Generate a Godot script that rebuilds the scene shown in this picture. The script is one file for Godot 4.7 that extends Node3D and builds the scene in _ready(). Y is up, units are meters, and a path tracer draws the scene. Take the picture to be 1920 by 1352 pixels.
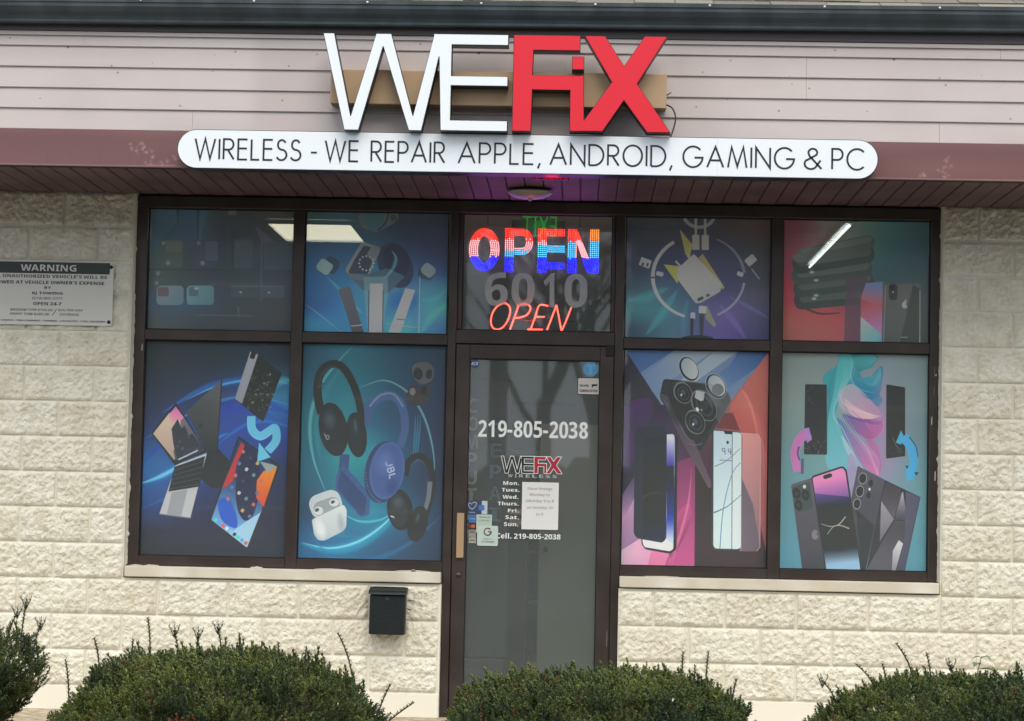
extends Node3D
# A phone repair storefront in a small strip building, seen from the parking lot on an overcast day.
# Metres; x runs along the wall, y is up, the wall face lies at z = 0 and the lot at z > 0.

const HALF := 0.2032          # half a block, and the height of a course
const BED := 0.55             # height of the bed joint that the other courses are counted from

var taken := {}
var rng := RandomNumberGenerator.new()

# ---------------------------------------------------------------- naming and grouping
func numbered(parent: Node, called: String) -> String:
	var key := str(parent.get_instance_id()) + called
	var n: int = taken.get(key, 0)
	taken[key] = n + 1
	return called if n == 0 else "%s_%03d" % [called, n]

func part(called: String, m, mat: Material, parent: Node = self, at := Vector3.ZERO) -> MeshInstance3D:
	var o := MeshInstance3D.new()
	if m is SurfaceTool:
		m.generate_normals()
		o.mesh = m.commit()
	else:
		o.mesh = m
	o.material_override = mat
	o.name = numbered(parent, called)
	o.position = at
	parent.add_child(o, true)
	return o

func tag(o: Node, label: String, category: String, group := "") -> Node:
	o.set_meta("label", label)
	o.set_meta("category", category)
	if group != "":
		o.set_meta("group", group)
	return o

func thing(called: String, label: String, category: String, at := Vector3.ZERO, group := "") -> Node3D:
	var o := Node3D.new()
	o.name = numbered(self, called)
	add_child(o, true)
	o.position = at
	tag(o, label, category, group)
	return o

func struct(called: String, m, mat: Material, at := Vector3.ZERO) -> MeshInstance3D:
	var o := part(called, m, mat, self, at)
	o.set_meta("kind", "structure")
	return o

# ---------------------------------------------------------------- materials
func c8(r: float, g: float, b: float, a := 255.0) -> Color:
	return Color(r / 255.0, g / 255.0, b / 255.0, a / 255.0)

func mat(col: Color, rough := 0.7, metal := 0.0, spec := 0.5) -> StandardMaterial3D:
	var m := StandardMaterial3D.new()
	m.albedo_color = col
	m.roughness = rough
	m.metallic = metal
	m.metallic_specular = spec
	return m

func glow_mat(col: Color, energy: float, base := Color(0.1, 0.1, 0.1)) -> StandardMaterial3D:
	var m := mat(base, 0.5)
	m.emission_enabled = true
	m.emission = col
	m.emission_energy_multiplier = energy
	return m

func noise_tex(n_seed: int, freq: float, size := 512, ramp: Gradient = null, normal := 0.0, octaves := 5) -> NoiseTexture2D:
	var f := FastNoiseLite.new()
	f.seed = n_seed
	f.frequency = freq
	f.fractal_octaves = octaves
	var t := NoiseTexture2D.new()
	t.width = size
	t.height = size
	t.seamless = true
	t.noise = f
	if ramp:
		t.color_ramp = ramp
	if normal > 0.0:
		t.as_normal_map = true
		t.bump_strength = normal
	return t

func ramp2(a: Color, b: Color, lo := 0.25, hi := 0.75) -> Gradient:
	var g := Gradient.new()
	g.offsets = PackedFloat32Array([lo, hi])
	g.colors = PackedColorArray([a, b])
	return g

func triplanar(m: StandardMaterial3D, s: float) -> StandardMaterial3D:
	m.uv1_triplanar = true
	m.uv1_world_triplanar = true
	m.uv1_scale = Vector3(s, s, s)
	return m

# ---------------------------------------------------------------- mesh building
func begin(smooth := false) -> SurfaceTool:
	var st := SurfaceTool.new()
	st.begin(Mesh.PRIMITIVE_TRIANGLES)
	st.set_smooth_group(0 if smooth else -1)
	return st

# a, b, c, d run anticlockwise as seen from outside
func quad(st: SurfaceTool, a: Vector3, b: Vector3, c: Vector3, d: Vector3) -> void:
	for v in [a, c, b, a, d, c]:
		st.add_vertex(v)

func tri_out(st: SurfaceTool, a: Vector3, b: Vector3, c: Vector3, mid: Vector3) -> void:
	if (b - a).cross(c - a).dot((a + b + c) / 3.0 - mid) > 0.0:
		var t := b
		b = c
		c = t
	st.add_vertex(a)
	st.add_vertex(b)
	st.add_vertex(c)

# a box from lo to hi with chamfered edges
func box(st: SurfaceTool, lo: Vector3, hi: Vector3, bev := 0.0, basis := Basis.IDENTITY) -> void:
	var mid := (lo + hi) / 2.0
	var h := (hi - lo) / 2.0
	var e := minf(bev, minf(h.x, minf(h.y, h.z)) * 0.9)
	var axes := [Vector3.RIGHT, Vector3.UP, Vector3.BACK]
	for ax in 3:
		var u := (ax + 1) % 3
		var w := (ax + 2) % 3
		for s in [-1.0, 1.0]:
			var f: Array[Vector3] = []
			for k in [[-1, -1], [1, -1], [1, 1], [-1, 1]]:
				f.append(mid + basis * (axes[ax] * s * h[ax] + axes[u] * k[0] * (h[u] - e) + axes[w] * k[1] * (h[w] - e)))
			tri_out(st, f[0], f[1], f[2], mid)
			tri_out(st, f[0], f[2], f[3], mid)
		if e > 0.0:
			for s in [-1.0, 1.0]:
				for t in [-1.0, 1.0]:
					var p: Array[Vector3] = []
					for k in [-1.0, 1.0]:
						p.append(mid + basis * (axes[u] * s * h[u] + axes[w] * t * (h[w] - e) + axes[ax] * k * (h[ax] - e)))
						p.append(mid + basis * (axes[u] * s * (h[u] - e) + axes[w] * t * h[w] + axes[ax] * k * (h[ax] - e)))
					tri_out(st, p[0], p[1], p[3], mid)
					tri_out(st, p[0], p[3], p[2], mid)
	if e > 0.0:
		for sx in [-1.0, 1.0]:
			for sy in [-1.0, 1.0]:
				for sz in [-1.0, 1.0]:
					var q := Vector3(sx, sy, sz)
					var a := mid + basis * (q * (h - Vector3(0, e, e)))
					var b := mid + basis * (q * (h - Vector3(e, 0, e)))
					var c := mid + basis * (q * (h - Vector3(e, e, 0)))
					tri_out(st, a, b, c, mid)

func bx(x0: float, x1: float, y0: float, y1: float, z0: float, z1: float, bev := 0.0) -> SurfaceTool:
	var st := begin()
	box(st, Vector3(x0, y0, z0), Vector3(x1, y1, z1), bev)
	return st

# a polygon in x and y, given thickness from z0 (back) to z1 (front)
func prism(st: SurfaceTool, poly: PackedVector2Array, z0: float, z1: float, back := true) -> void:
	var idx := Geometry2D.triangulate_polygon(poly)
	var up := Vector3.BACK
	for k in range(0, idx.size(), 3):
		var a := poly[idx[k]]
		var b := poly[idx[k + 1]]
		var c := poly[idx[k + 2]]
		if (b - a).cross(c - a) > 0.0:
			var t := b
			b = c
			c = t
		for v in [a, b, c]:
			st.add_vertex(Vector3(v.x, v.y, z1))
		if back:
			for v in [a, c, b]:
				st.add_vertex(Vector3(v.x, v.y, z0))
	var ccw := not Geometry2D.is_polygon_clockwise(poly)
	# is_polygon_clockwise is written for y pointing down
	var area := 0.0
	for k in poly.size():
		area += poly[k].cross(poly[(k + 1) % poly.size()])
	ccw = area > 0.0
	for k in poly.size():
		var a := poly[k]
		var b := poly[(k + 1) % poly.size()]
		if not ccw:
			var t := a
			a = b
			b = t
		quad(st, Vector3(a.x, a.y, z0), Vector3(b.x, b.y, z0), Vector3(b.x, b.y, z1), Vector3(a.x, a.y, z1))

# a flat-ended ribbon along a line in x and y
func ribbon(st: SurfaceTool, pts: PackedVector2Array, width: float, z0: float, z1: float) -> void:
	var n := pts.size()
	var l: Array[Vector2] = []
	var r: Array[Vector2] = []
	for k in n:
		var d0 := (pts[k] - pts[maxi(k - 1, 0)]).normalized()
		var d1 := (pts[mini(k + 1, n - 1)] - pts[k]).normalized()
		if k == 0:
			d0 = d1
		if k == n - 1:
			d1 = d0
		var n0 := d0.orthogonal()
		var n1 := d1.orthogonal()
		var m := (n0 + n1).normalized()
		var s := width / 2.0 / maxf(m.dot(n0), 0.3)
		l.append(pts[k] + m * s)
		r.append(pts[k] - m * s)
	for k in n - 1:
		var a := l[k]
		var b := l[k + 1]
		var c := r[k + 1]
		var d := r[k]
		if (b - a).cross(d - a) < 0.0:
			var t := a
			a = d
			d = t
			t = b
			b = c
			c = t
		quad(st, Vector3(a.x, a.y, z1), Vector3(b.x, b.y, z1), Vector3(c.x, c.y, z1), Vector3(d.x, d.y, z1))
		quad(st, Vector3(a.x, a.y, z0), Vector3(b.x, b.y, z0), Vector3(b.x, b.y, z1), Vector3(a.x, a.y, z1))
		quad(st, Vector3(c.x, c.y, z0), Vector3(d.x, d.y, z0), Vector3(d.x, d.y, z1), Vector3(c.x, c.y, z1))

func tube(st: SurfaceTool, pts: PackedVector3Array, r0: float, r1: float, sides := 8) -> void:
	var prev: Array[Vector3] = []
	var nx := Vector3.ZERO
	for k in pts.size():
		var d := (pts[mini(k + 1, pts.size() - 1)] - pts[maxi(k - 1, 0)]).normalized()
		if nx == Vector3.ZERO:
			nx = d.cross(Vector3.UP if absf(d.y) < 0.9 else Vector3.RIGHT).normalized()
		nx = (nx - d * nx.dot(d)).normalized()
		var ny := d.cross(nx)
		var ring: Array[Vector3] = []
		var r := lerpf(r0, r1, float(k) / maxf(pts.size() - 1, 1))
		for s in sides:
			var a := TAU * s / sides
			ring.append(pts[k] + (nx * cos(a) + ny * sin(a)) * r)
		if k > 0:
			for s in sides:
				var t := (s + 1) % sides
				quad(st, prev[s], prev[t], ring[t], ring[s])
		prev = ring

# a profile in z and y carried along x
func along_x(st: SurfaceTool, prof: PackedVector2Array, x0: float, x1: float, closed := true) -> void:
	for k in (prof.size() if closed else prof.size() - 1):
		var a := prof[k]
		var b := prof[(k + 1) % prof.size()]
		quad(st, Vector3(x0, a.y, a.x), Vector3(x1, a.y, a.x), Vector3(x1, b.y, b.x), Vector3(x0, b.y, b.x))
	if closed:
		var idx := Geometry2D.triangulate_polygon(prof)
		for x in [x0, x1]:
			for k in range(0, idx.size(), 3):
				for i in 3:
					var q := prof[idx[k + i]]
					st.add_vertex(Vector3(x, q.y, q.x))

# an upright sheet with texture coordinates, facing +z
func sheet(x0: float, x1: float, y0: float, y1: float, z: float) -> ArrayMesh:
	var st := SurfaceTool.new()
	st.begin(Mesh.PRIMITIVE_TRIANGLES)
	var p := [Vector3(x0, y1, z), Vector3(x1, y1, z), Vector3(x1, y0, z), Vector3(x0, y0, z)]
	var u := [Vector2(0, 0), Vector2(1, 0), Vector2(1, 1), Vector2(0, 1)]
	for k in [0, 1, 2, 0, 2, 3]:
		st.set_normal(Vector3.BACK)
		st.set_uv(u[k])
		st.add_vertex(p[k])
	return st.commit()

var fonts := {}
func font(family: String, weight: int) -> SystemFont:
	var key := family + str(weight)
	if not fonts.has(key):
		var f := SystemFont.new()
		f.font_names = PackedStringArray([family])
		f.font_weight = weight
		fonts[key] = f
	return fonts[key]

# lettering stretched to fill the box x0..x1, y0..y1, its back at z
func words(text: String, x0: float, x1: float, y0: float, y1: float, z: float, m: Material, parent: Node, bold := true, called := "lettering", flip := false) -> MeshInstance3D:
	var t := TextMesh.new()
	t.text = text
	t.font = font("Droid Sans", 700 if bold else 400)
	t.font_size = 48
	t.pixel_size = 0.01
	t.depth = 0.1
	t.curve_step = 1.5
	var b := t.get_aabb()
	var o := part(called, t, m, parent)
	o.scale = Vector3((x1 - x0) / b.size.x * (-1.0 if flip else 1.0), (y1 - y0) / b.size.y, 0.012)
	o.position = Vector3((x1 if flip else x0) - b.position.x * o.scale.x, y0 - b.position.y * o.scale.y, z - b.position.z * 0.012)
	return o

func arc(cx: float, cy: float, rx: float, ry: float, a0: float, a1: float, n := 14) -> PackedVector2Array:
	var out := PackedVector2Array()
	for k in n + 1:
		var a := deg_to_rad(lerpf(a0, a1, float(k) / n))
		out.append(Vector2(cx + rx * cos(a), cy + ry * sin(a)))
	return out

func path(list: Array) -> PackedVector2Array:
	var out := PackedVector2Array()
	for v in list:
		if v is PackedVector2Array:
			out.append_array(v)
		else:
			out.append(v)
	return out

# thin geometric capitals: [width, strokes]
func glyph(ch: String) -> Array:
	var V := func(x, y): return Vector2(x, y)
	match ch:
		"W": return [1.06, [path([V.call(0, 1), V.call(.265, 0), V.call(.53, 1), V.call(.795, 0), V.call(1.06, 1)])]]
		"I": return [0.0, [path([V.call(0, 0), V.call(0, 1)])]]
		"R": return [0.55, [path([V.call(0, 0), V.call(0, 1), V.call(.26, 1), arc(.27, .74, .25, .26, 88, -88), V.call(0, .48)]), path([V.call(.22, .48), V.call(.55, 0)])]]
		"E": return [0.48, [path([V.call(.48, 1), V.call(0, 1), V.call(0, 0), V.call(.48, 0)]), path([V.call(0, .55), V.call(.46, .55)])]]
		"L": return [0.42, [path([V.call(0, 1), V.call(0, 0), V.call(.42, 0)])]]
		"S": return [0.52, [path([arc(.26, .76, .21, .24, 25, 265), arc(.25, .26, .27, .26, 82, -155)])]]
		"P": return [0.52, [path([V.call(0, 0), V.call(0, 1), V.call(.26, 1), arc(.26, .73, .26, .27, 88, -88), V.call(0, .46)])]]
		"A": return [0.8, [path([V.call(0, 0), V.call(.4, 1), V.call(.8, 0)]), path([V.call(.14, .34), V.call(.66, .34)])]]
		"N": return [0.7, [path([V.call(0, 0), V.call(0, 1), V.call(.7, 0), V.call(.7, 1)])]]
		"D": return [0.72, [path([V.call(0, 0), V.call(0, 1), V.call(.22, 1), arc(.24, .5, .48, .5, 88, -88), V.call(0, 0)])]]
		"O": return [0.94, [arc(.47, .5, .47, .51, 0, 182, 20), arc(.47, .5, .47, .51, 180, 362, 20)]]
		"G": return [0.96, [path([arc(.48, .5, .48, .51, 42, 350, 26), V.call(.955, .46), V.call(.56, .46)])]]
		"M": return [0.92, [path([V.call(0, 0), V.call(.17, 1), V.call(.46, .06), V.call(.75, 1), V.call(.92, 0)])]]
		"C": return [0.84, [arc(.48, .5, .48, .51, 45, 315, 24)]]
		"&": return [0.74, [path([V.call(.74, 0), V.call(.2, .66), arc(.36, .8, .19, .19, 215, -40, 14), V.call(.1, .42), arc(.28, .25, .27, .26, 140, 340, 14), V.call(.7, .42)])]]
		",": return [0.08, [path([V.call(.1, .06), V.call(0, -.2)])]]
		"-": return [0.32, [path([V.call(0, .4), V.call(.32, .4)])]]
	return [0.3, []]

# ---------------------------------------------------------------- print: a small painter of flat pictures
var cw := 0
var ch_ := 0
var cb := PackedFloat32Array()
var cx := Transform2D()

func paper(w: int, tl: Vector2, tr: Vector2, bl: Vector2, rows: Array) -> void:
	cw = w
	ch_ = int(w * tl.distance_to(bl) / tl.distance_to(tr))
	cx = Transform2D((tr - tl) / cw, (bl - tl) / ch_, tl).affine_inverse()
	var im := Image.create(rows[0].size() / 3, rows.size(), false, Image.FORMAT_RGBF)
	for y in rows.size():
		for x in rows[0].size() / 3:
			im.set_pixel(x, y, c8(rows[y][x * 3], rows[y][x * 3 + 1], rows[y][x * 3 + 2]))
	im.resize(cw, ch_, Image.INTERPOLATE_CUBIC)
	cb = im.get_data().to_float32_array()

func fill(pts: PackedVector2Array, col: Color, col2 = null, a := Vector2.ZERO, b := Vector2.ONE) -> void:
	var p := cx * pts
	var n := p.size()
	var lo := Vector2(1e9, 1e9)
	var hi := -lo
	for q in p:
		lo = lo.min(q)
		hi = hi.max(q)
	var x0 := maxi(0, int(floor(lo.x)))
	var x1 := mini(cw - 1, int(ceil(hi.x)))
	var y0 := maxi(0, int(floor(lo.y)))
	var y1 := mini(ch_ - 1, int(ceil(hi.y)))
	if x1 < x0 or y1 < y0:
		return
	var pa := cx * a
	var dir := cx * b - pa
	var dl := maxf(dir.length_squared(), 1e-6)
	var ex: Array[PackedFloat32Array] = []
	for k in n:
		var u := p[k]
		var v := p[(k + 1) % n]
		if u.y == v.y:
			continue
		var s := 1.0
		if u.y > v.y:
			var t := u
			u = v
			v = t
			s = -1.0
		ex.append(PackedFloat32Array([u.y, v.y, u.x, (v.x - u.x) / (v.y - u.y), s]))
	var cov := PackedFloat32Array()
	cov.resize(x1 - x0 + 2)
	for y in range(y0, y1 + 1):
		cov.fill(0.0)
		var any := false
		for sub in 3:
			var sy := y + (sub + 0.5) / 3.0
			var cr := PackedVector2Array()
			for e in ex:
				if sy >= e[0] and sy < e[1]:
					cr.append(Vector2(e[2] + (sy - e[0]) * e[3], e[4]))
			if cr.size() < 2:
				continue
			cr.sort()
			var w := 0.0
			for k in cr.size() - 1:
				w += cr[k].y
				if w == 0.0:
					continue
				var xa := clampf(cr[k].x - x0, 0.0, x1 - x0 + 1.0)
				var xb := clampf(cr[k + 1].x - x0, 0.0, x1 - x0 + 1.0)
				if xb <= xa:
					continue
				any = true
				var ia := int(xa)
				var ib := int(xb)
				if ia == ib:
					cov[ia] += (xb - xa) / 3.0
				else:
					cov[ia] += (ia + 1 - xa) / 3.0
					for i in range(ia + 1, ib):
						cov[i] += 0.33333
					cov[ib] += (xb - ib) / 3.0
		if not any:
			continue
		for x in range(x0, x1 + 1):
			var f := minf(cov[x - x0], 1.0)
			if f <= 0.0:
				continue
			var k := col
			if col2 != null:
				k = col.lerp(col2, clampf((Vector2(x, y) - pa).dot(dir) / dl, 0.0, 1.0))
			f *= k.a
			var i := (y * cw + x) * 3
			cb[i] += (k.r - cb[i]) * f
			cb[i + 1] += (k.g - cb[i + 1]) * f
			cb[i + 2] += (k.b - cb[i + 2]) * f

# a list of numbers x, y, x, y ... as points
func P(n: Array) -> PackedVector2Array:
	var out := PackedVector2Array()
	for k in range(0, n.size(), 2):
		out.append(Vector2(n[k], n[k + 1]))
	return out

func smooth(pts: PackedVector2Array, steps := 8) -> PackedVector2Array:
	var out := PackedVector2Array()
	for k in pts.size() - 1:
		for s in steps:
			out.append(pts[k].cubic_interpolate(pts[k + 1], pts[maxi(k - 1, 0)], pts[mini(k + 2, pts.size() - 1)], float(s) / steps))
	out.append(pts[-1])
	return out

# smooth closed outline through the points
func loop(pts: PackedVector2Array, steps := 6) -> PackedVector2Array:
	var n := pts.size()
	var out := PackedVector2Array()
	for k in n:
		for s in steps:
			out.append(pts[k].cubic_interpolate(pts[(k + 1) % n], pts[(k + n - 1) % n], pts[(k + 2) % n], float(s) / steps))
	return out

func stroke(pts: PackedVector2Array, w0: float, w1: float, col: Color, mid := -1.0) -> void:
	var l := PackedVector2Array()
	var r := PackedVector2Array()
	var n := pts.size()
	for k in n:
		var d := (pts[mini(k + 1, n - 1)] - pts[maxi(k - 1, 0)]).normalized().orthogonal()
		var t := float(k) / (n - 1)
		var w := lerpf(w0, w1, t)
		if mid >= 0.0:
			w = lerpf(w, mid, sin(PI * t))
		l.append(pts[k] + d * w / 2.0)
		r.append(pts[k] - d * w / 2.0)
	r.reverse()
	l.append_array(r)
	fill(l, col)

# a soft streak of light, widest in the middle of its run
func streak(n: Array, w: float, col: Color, core := 0.5) -> void:
	var s := smooth(P(n))
	for k in 6:
		stroke(s, 1, 1, Color(col, core * 0.22), w * (6 - k) / 6.0)

func oval(x: float, y: float, rx: float, ry: float, rot := 0.0, n := 32) -> PackedVector2Array:
	var out := PackedVector2Array()
	for k in n:
		out.append(Vector2(x, y) + Vector2(rx * cos(TAU * k / n), ry * sin(TAU * k / n)).rotated(deg_to_rad(rot)))
	return out

func soft_oval(x: float, y: float, rx: float, ry: float, rot: float, col: Color, steps := 7) -> void:
	for k in steps:
		var s := 1.0 - float(k) / steps
		fill(oval(x, y, rx * s, ry * s, rot), Color(col, col.a * 1.6 / steps))

func rrect(x: float, y: float, w: float, h: float, r: float, rot := 0.0) -> PackedVector2Array:
	var out := PackedVector2Array()
	for q in [[1, 1, 0], [-1, 1, 90], [-1, -1, 180], [1, -1, 270]]:
		for k in 6:
			var a := deg_to_rad(q[2] + 18.0 * k)
			out.append(Vector2(x, y) + Vector2(q[0] * (w / 2 - r) + r * cos(a), q[1] * (h / 2 - r) + r * sin(a)).rotated(deg_to_rad(rot)))
	return out

# corner points with rounded corners
func rounded(n: Array, r: float) -> PackedVector2Array:
	var p := P(n)
	var out := PackedVector2Array()
	for k in p.size():
		var a := p[(k + p.size() - 1) % p.size()]
		var b := p[k]
		var c := p[(k + 1) % p.size()]
		var s := b.move_toward(a, r)
		var e := b.move_toward(c, r)
		for t in 6:
			out.append(s.bezier_interpolate(b, b, e, t / 5.0))
	return out

# faint cracks and dust in a box of the picture
func specks(x0: float, y0: float, x1: float, y1: float, count: int, col: Color, size := 8.0) -> void:
	for k in count:
		var q := Vector2(rng.randf_range(x0, x1), rng.randf_range(y0, y1))
		var s := rng.randf_range(0.3, 1.0) * size
		fill(PackedVector2Array([q, q + Vector2(rng.randf_range(-s, s), rng.randf_range(-s, s)), q + Vector2(rng.randf_range(-s, s), rng.randf_range(-s, s))]), Color(col, col.a * rng.randf_range(0.3, 1.0)))

# gain turns the colours seen in the shade of the eaves into the colours of the print itself
func printed(gain := 1.0, less := 0.0) -> ImageTexture:
	var by := PackedByteArray()
	by.resize(cw * ch_ * 3)
	for k in range(0, cb.size(), 3):
		var grey := 0.3 * cb[k] + 0.59 * cb[k + 1] + 0.11 * cb[k + 2]
		for i in 3:
			var lin := maxf(pow(clampf(grey + (cb[k + i] - grey) * 1.15, 0.0, 1.0), 2.2) - less, 0.0) * gain
			by[k + i] = int(clampf(pow(lin, 1.0 / 2.2), 0.0, 1.0) * 255.0)
	return ImageTexture.create_from_image(Image.create_from_data(cw, ch_, false, Image.FORMAT_RGB8, by))

const LOWER_GAIN := 1.45
const LOWER_LESS := 0.022
const UPPER_GAIN := 3.3
const UPPER_LESS := 0.002

# ---------------------------------------------------------------- the pictures printed on the window films, upper ones with reflections painted in
func print_laptops() -> ImageTexture:
	paper(600, Vector2(118, 52), Vector2(890, 62), Vector2(85, 1187), [
		[40, 52, 62, 42, 52, 64, 45, 55, 66, 42, 58, 74, 38, 56, 70], [42, 54, 76, 44, 56, 84, 44, 62, 105, 40, 80, 135, 55, 120, 160],
		[45, 62, 105, 42, 66, 125, 38, 74, 145, 36, 72, 145, 36, 74, 145], [46, 100, 155, 42, 84, 145, 38, 68, 125, 36, 62, 108, 34, 56, 95],
		[36, 72, 124, 34, 56, 98, 32, 46, 80, 30, 42, 72, 32, 46, 70], [28, 40, 56, 28, 42, 58, 28, 40, 58, 26, 38, 56, 28, 40, 58]])
	streak([85, 815, 200, 772, 330, 690, 430, 600, 560, 540], 60, c8(60, 140, 205), 0.8)
	streak([85, 812, 180, 778, 270, 730, 340, 670], 26, c8(140, 215, 225), 1.0)
	streak([200, 440, 380, 330, 520, 280, 700, 262, 900, 290], 50, c8(50, 120, 205), 0.8)
	streak([330, 370, 480, 300, 640, 265, 780, 262, 890, 285], 16, c8(130, 205, 225), 0.8)
	streak([100, 700, 300, 520, 520, 420, 760, 400, 890, 440], 90, c8(34, 70, 170), 0.7)
	streak([110, 575, 330, 450, 520, 370, 700, 350, 890, 395], 22, c8(90, 165, 215), 0.6)
	streak([500, 600, 640, 500, 760, 480, 890, 510], 30, c8(60, 130, 200), 0.6)
	streak([90, 945, 230, 880, 380, 800, 520, 790], 34, c8(45, 100, 165), 0.6)
	streak([760, 330, 820, 270, 890, 262], 60, c8(110, 190, 205), 0.7)
	# open laptop seen from behind
	fill(P([522, 258, 498, 632, 440, 640, 328, 432]), c8(92, 94, 98), c8(48, 50, 54), Vector2(500, 300), Vector2(400, 600))
	fill(P([440, 640, 500, 625, 562, 690, 512, 832, 462, 832, 402, 780]), c8(44, 45, 48))
	fill(P([522, 258, 516, 262, 492, 632, 498, 632]), c8(30, 32, 34))
	soft_oval(405, 505, 14, 18, 20, c8(35, 36, 40, 130))
	# open laptop with a picture of mountains
	fill(rounded([275, 383, 442, 640, 270, 714, 146, 545], 10), c8(26, 28, 32))
	fill(P([242, 436, 302, 470, 300, 560, 268, 688, 154, 548]), c8(206, 190, 172), c8(168, 150, 140), Vector2(180, 500), Vector2(260, 680))
	fill(P([274, 404, 318, 462, 300, 480, 252, 492, 240, 445]), c8(206, 120, 180), c8(226, 170, 175), Vector2(280, 410), Vector2(250, 490))
	fill(P([318, 462, 428, 632, 276, 692, 262, 640, 300, 560, 300, 480]), c8(120, 110, 118), c8(70, 76, 84), Vector2(310, 470), Vector2(360, 650))
	fill(P([252, 522, 285, 470, 305, 520, 322, 505, 345, 560, 362, 545, 425, 628, 282, 688, 262, 600]), c8(52, 55, 66))
	specks(262, 520, 400, 660, 40, c8(150, 140, 140, 150), 14)
	stroke(P([288, 684, 392, 634]), 8, 8, c8(170, 180, 195))
	fill(P([275, 714, 440, 648, 352, 990, 188, 970]), c8(182, 184, 186))
	fill(P([268, 722, 430, 664, 402, 824, 236, 852]), c8(40, 43, 48))
	for k in 5:
		stroke(P([264 - k * 6, 742 + k * 24, 424 - k * 6, 690 + k * 30]), 2, 2, c8(92, 96, 100))
	fill(P([254, 856, 338, 838, 304, 980, 228, 970]), c8(150, 153, 158))
	stroke(P([190, 970, 352, 990, 356, 980]), 6, 6, c8(110, 112, 116))
	# cracked tablet
	fill(rounded([682, 108, 838, 226, 738, 482, 586, 362], 14), c8(34, 40, 42))
	fill(rounded([670, 112, 712, 128, 626, 388, 588, 362], 8), c8(176, 176, 184), c8(146, 148, 160), Vector2(680, 110), Vector2(600, 370))
	fill(rrect(684, 132, 26, 38, 8, 20), c8(30, 32, 36))
	specks(655, 215, 785, 430, 130, c8(150, 165, 160, 220), 16)
	# new tablet
	fill(rounded([606, 556, 828, 712, 656, 1158, 453, 1002], 18), c8(18, 20, 24))
	fill(rounded([612, 572, 815, 716, 651, 1142, 463, 998], 10), c8(40, 56, 98), c8(120, 165, 205), Vector2(650, 760), Vector2(560, 1040))
	fill(P([622, 590, 640, 610, 600, 700, 580, 790, 550, 820, 520, 832]), c8(172, 62, 62))
	fill(loop(P([640, 610, 700, 640, 720, 800, 690, 960, 640, 1000, 600, 930, 596, 790])), c8(30, 40, 70))
	fill(P([812, 718, 740, 930, 700, 880, 704, 790, 740, 740]), c8(214, 140, 52), c8(190, 80, 60), Vector2(780, 740), Vector2(730, 920))
	fill(P([720, 690, 790, 706, 812, 718, 760, 748]), c8(150, 160, 160))
	fill(loop(P([500, 900, 560, 890, 600, 990, 590, 1040, 520, 1000])), c8(50, 90, 175))
	fill(P([720, 960, 736, 930, 652, 1142, 560, 1070, 640, 1010]), c8(160, 195, 215))
	for r in 5:
		for q in 4:
			var at := Vector2(632, 640) + Vector2(38, 30) * q + Vector2(-20, 62) * r
			if (r * 4 + q) % 7 != 3:
				fill(rrect(at.x, at.y, 17, 19, 5, 32), [c8(180, 110, 104), c8(110, 140, 140), c8(190, 190, 190), c8(90, 120, 150), c8(190, 170, 110), c8(60, 66, 80)][(r * 3 + q * 5) % 6])
	for q in 9:
		fill(rrect(486 + q * 20, 998 + q * 15, 17, 19, 5, 36), [c8(90, 200, 190), c8(110, 150, 230), c8(225, 90, 100), c8(210, 220, 235), c8(150, 190, 240), c8(60, 70, 90)][q % 6])
	# arrow between the tablets
	stroke(smooth(P([676, 452, 680, 520, 722, 556, 770, 530, 802, 516, 806, 580, 762, 636])), 44, 44, c8(112, 186, 226))
	fill(P([716, 590, 778, 668, 706, 692]), c8(112, 190, 230))
	stroke(smooth(P([655, 460, 664, 540, 722, 578, 778, 548])), 6, 6, c8(160, 210, 235, 140))
	return printed(LOWER_GAIN, LOWER_LESS)

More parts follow.
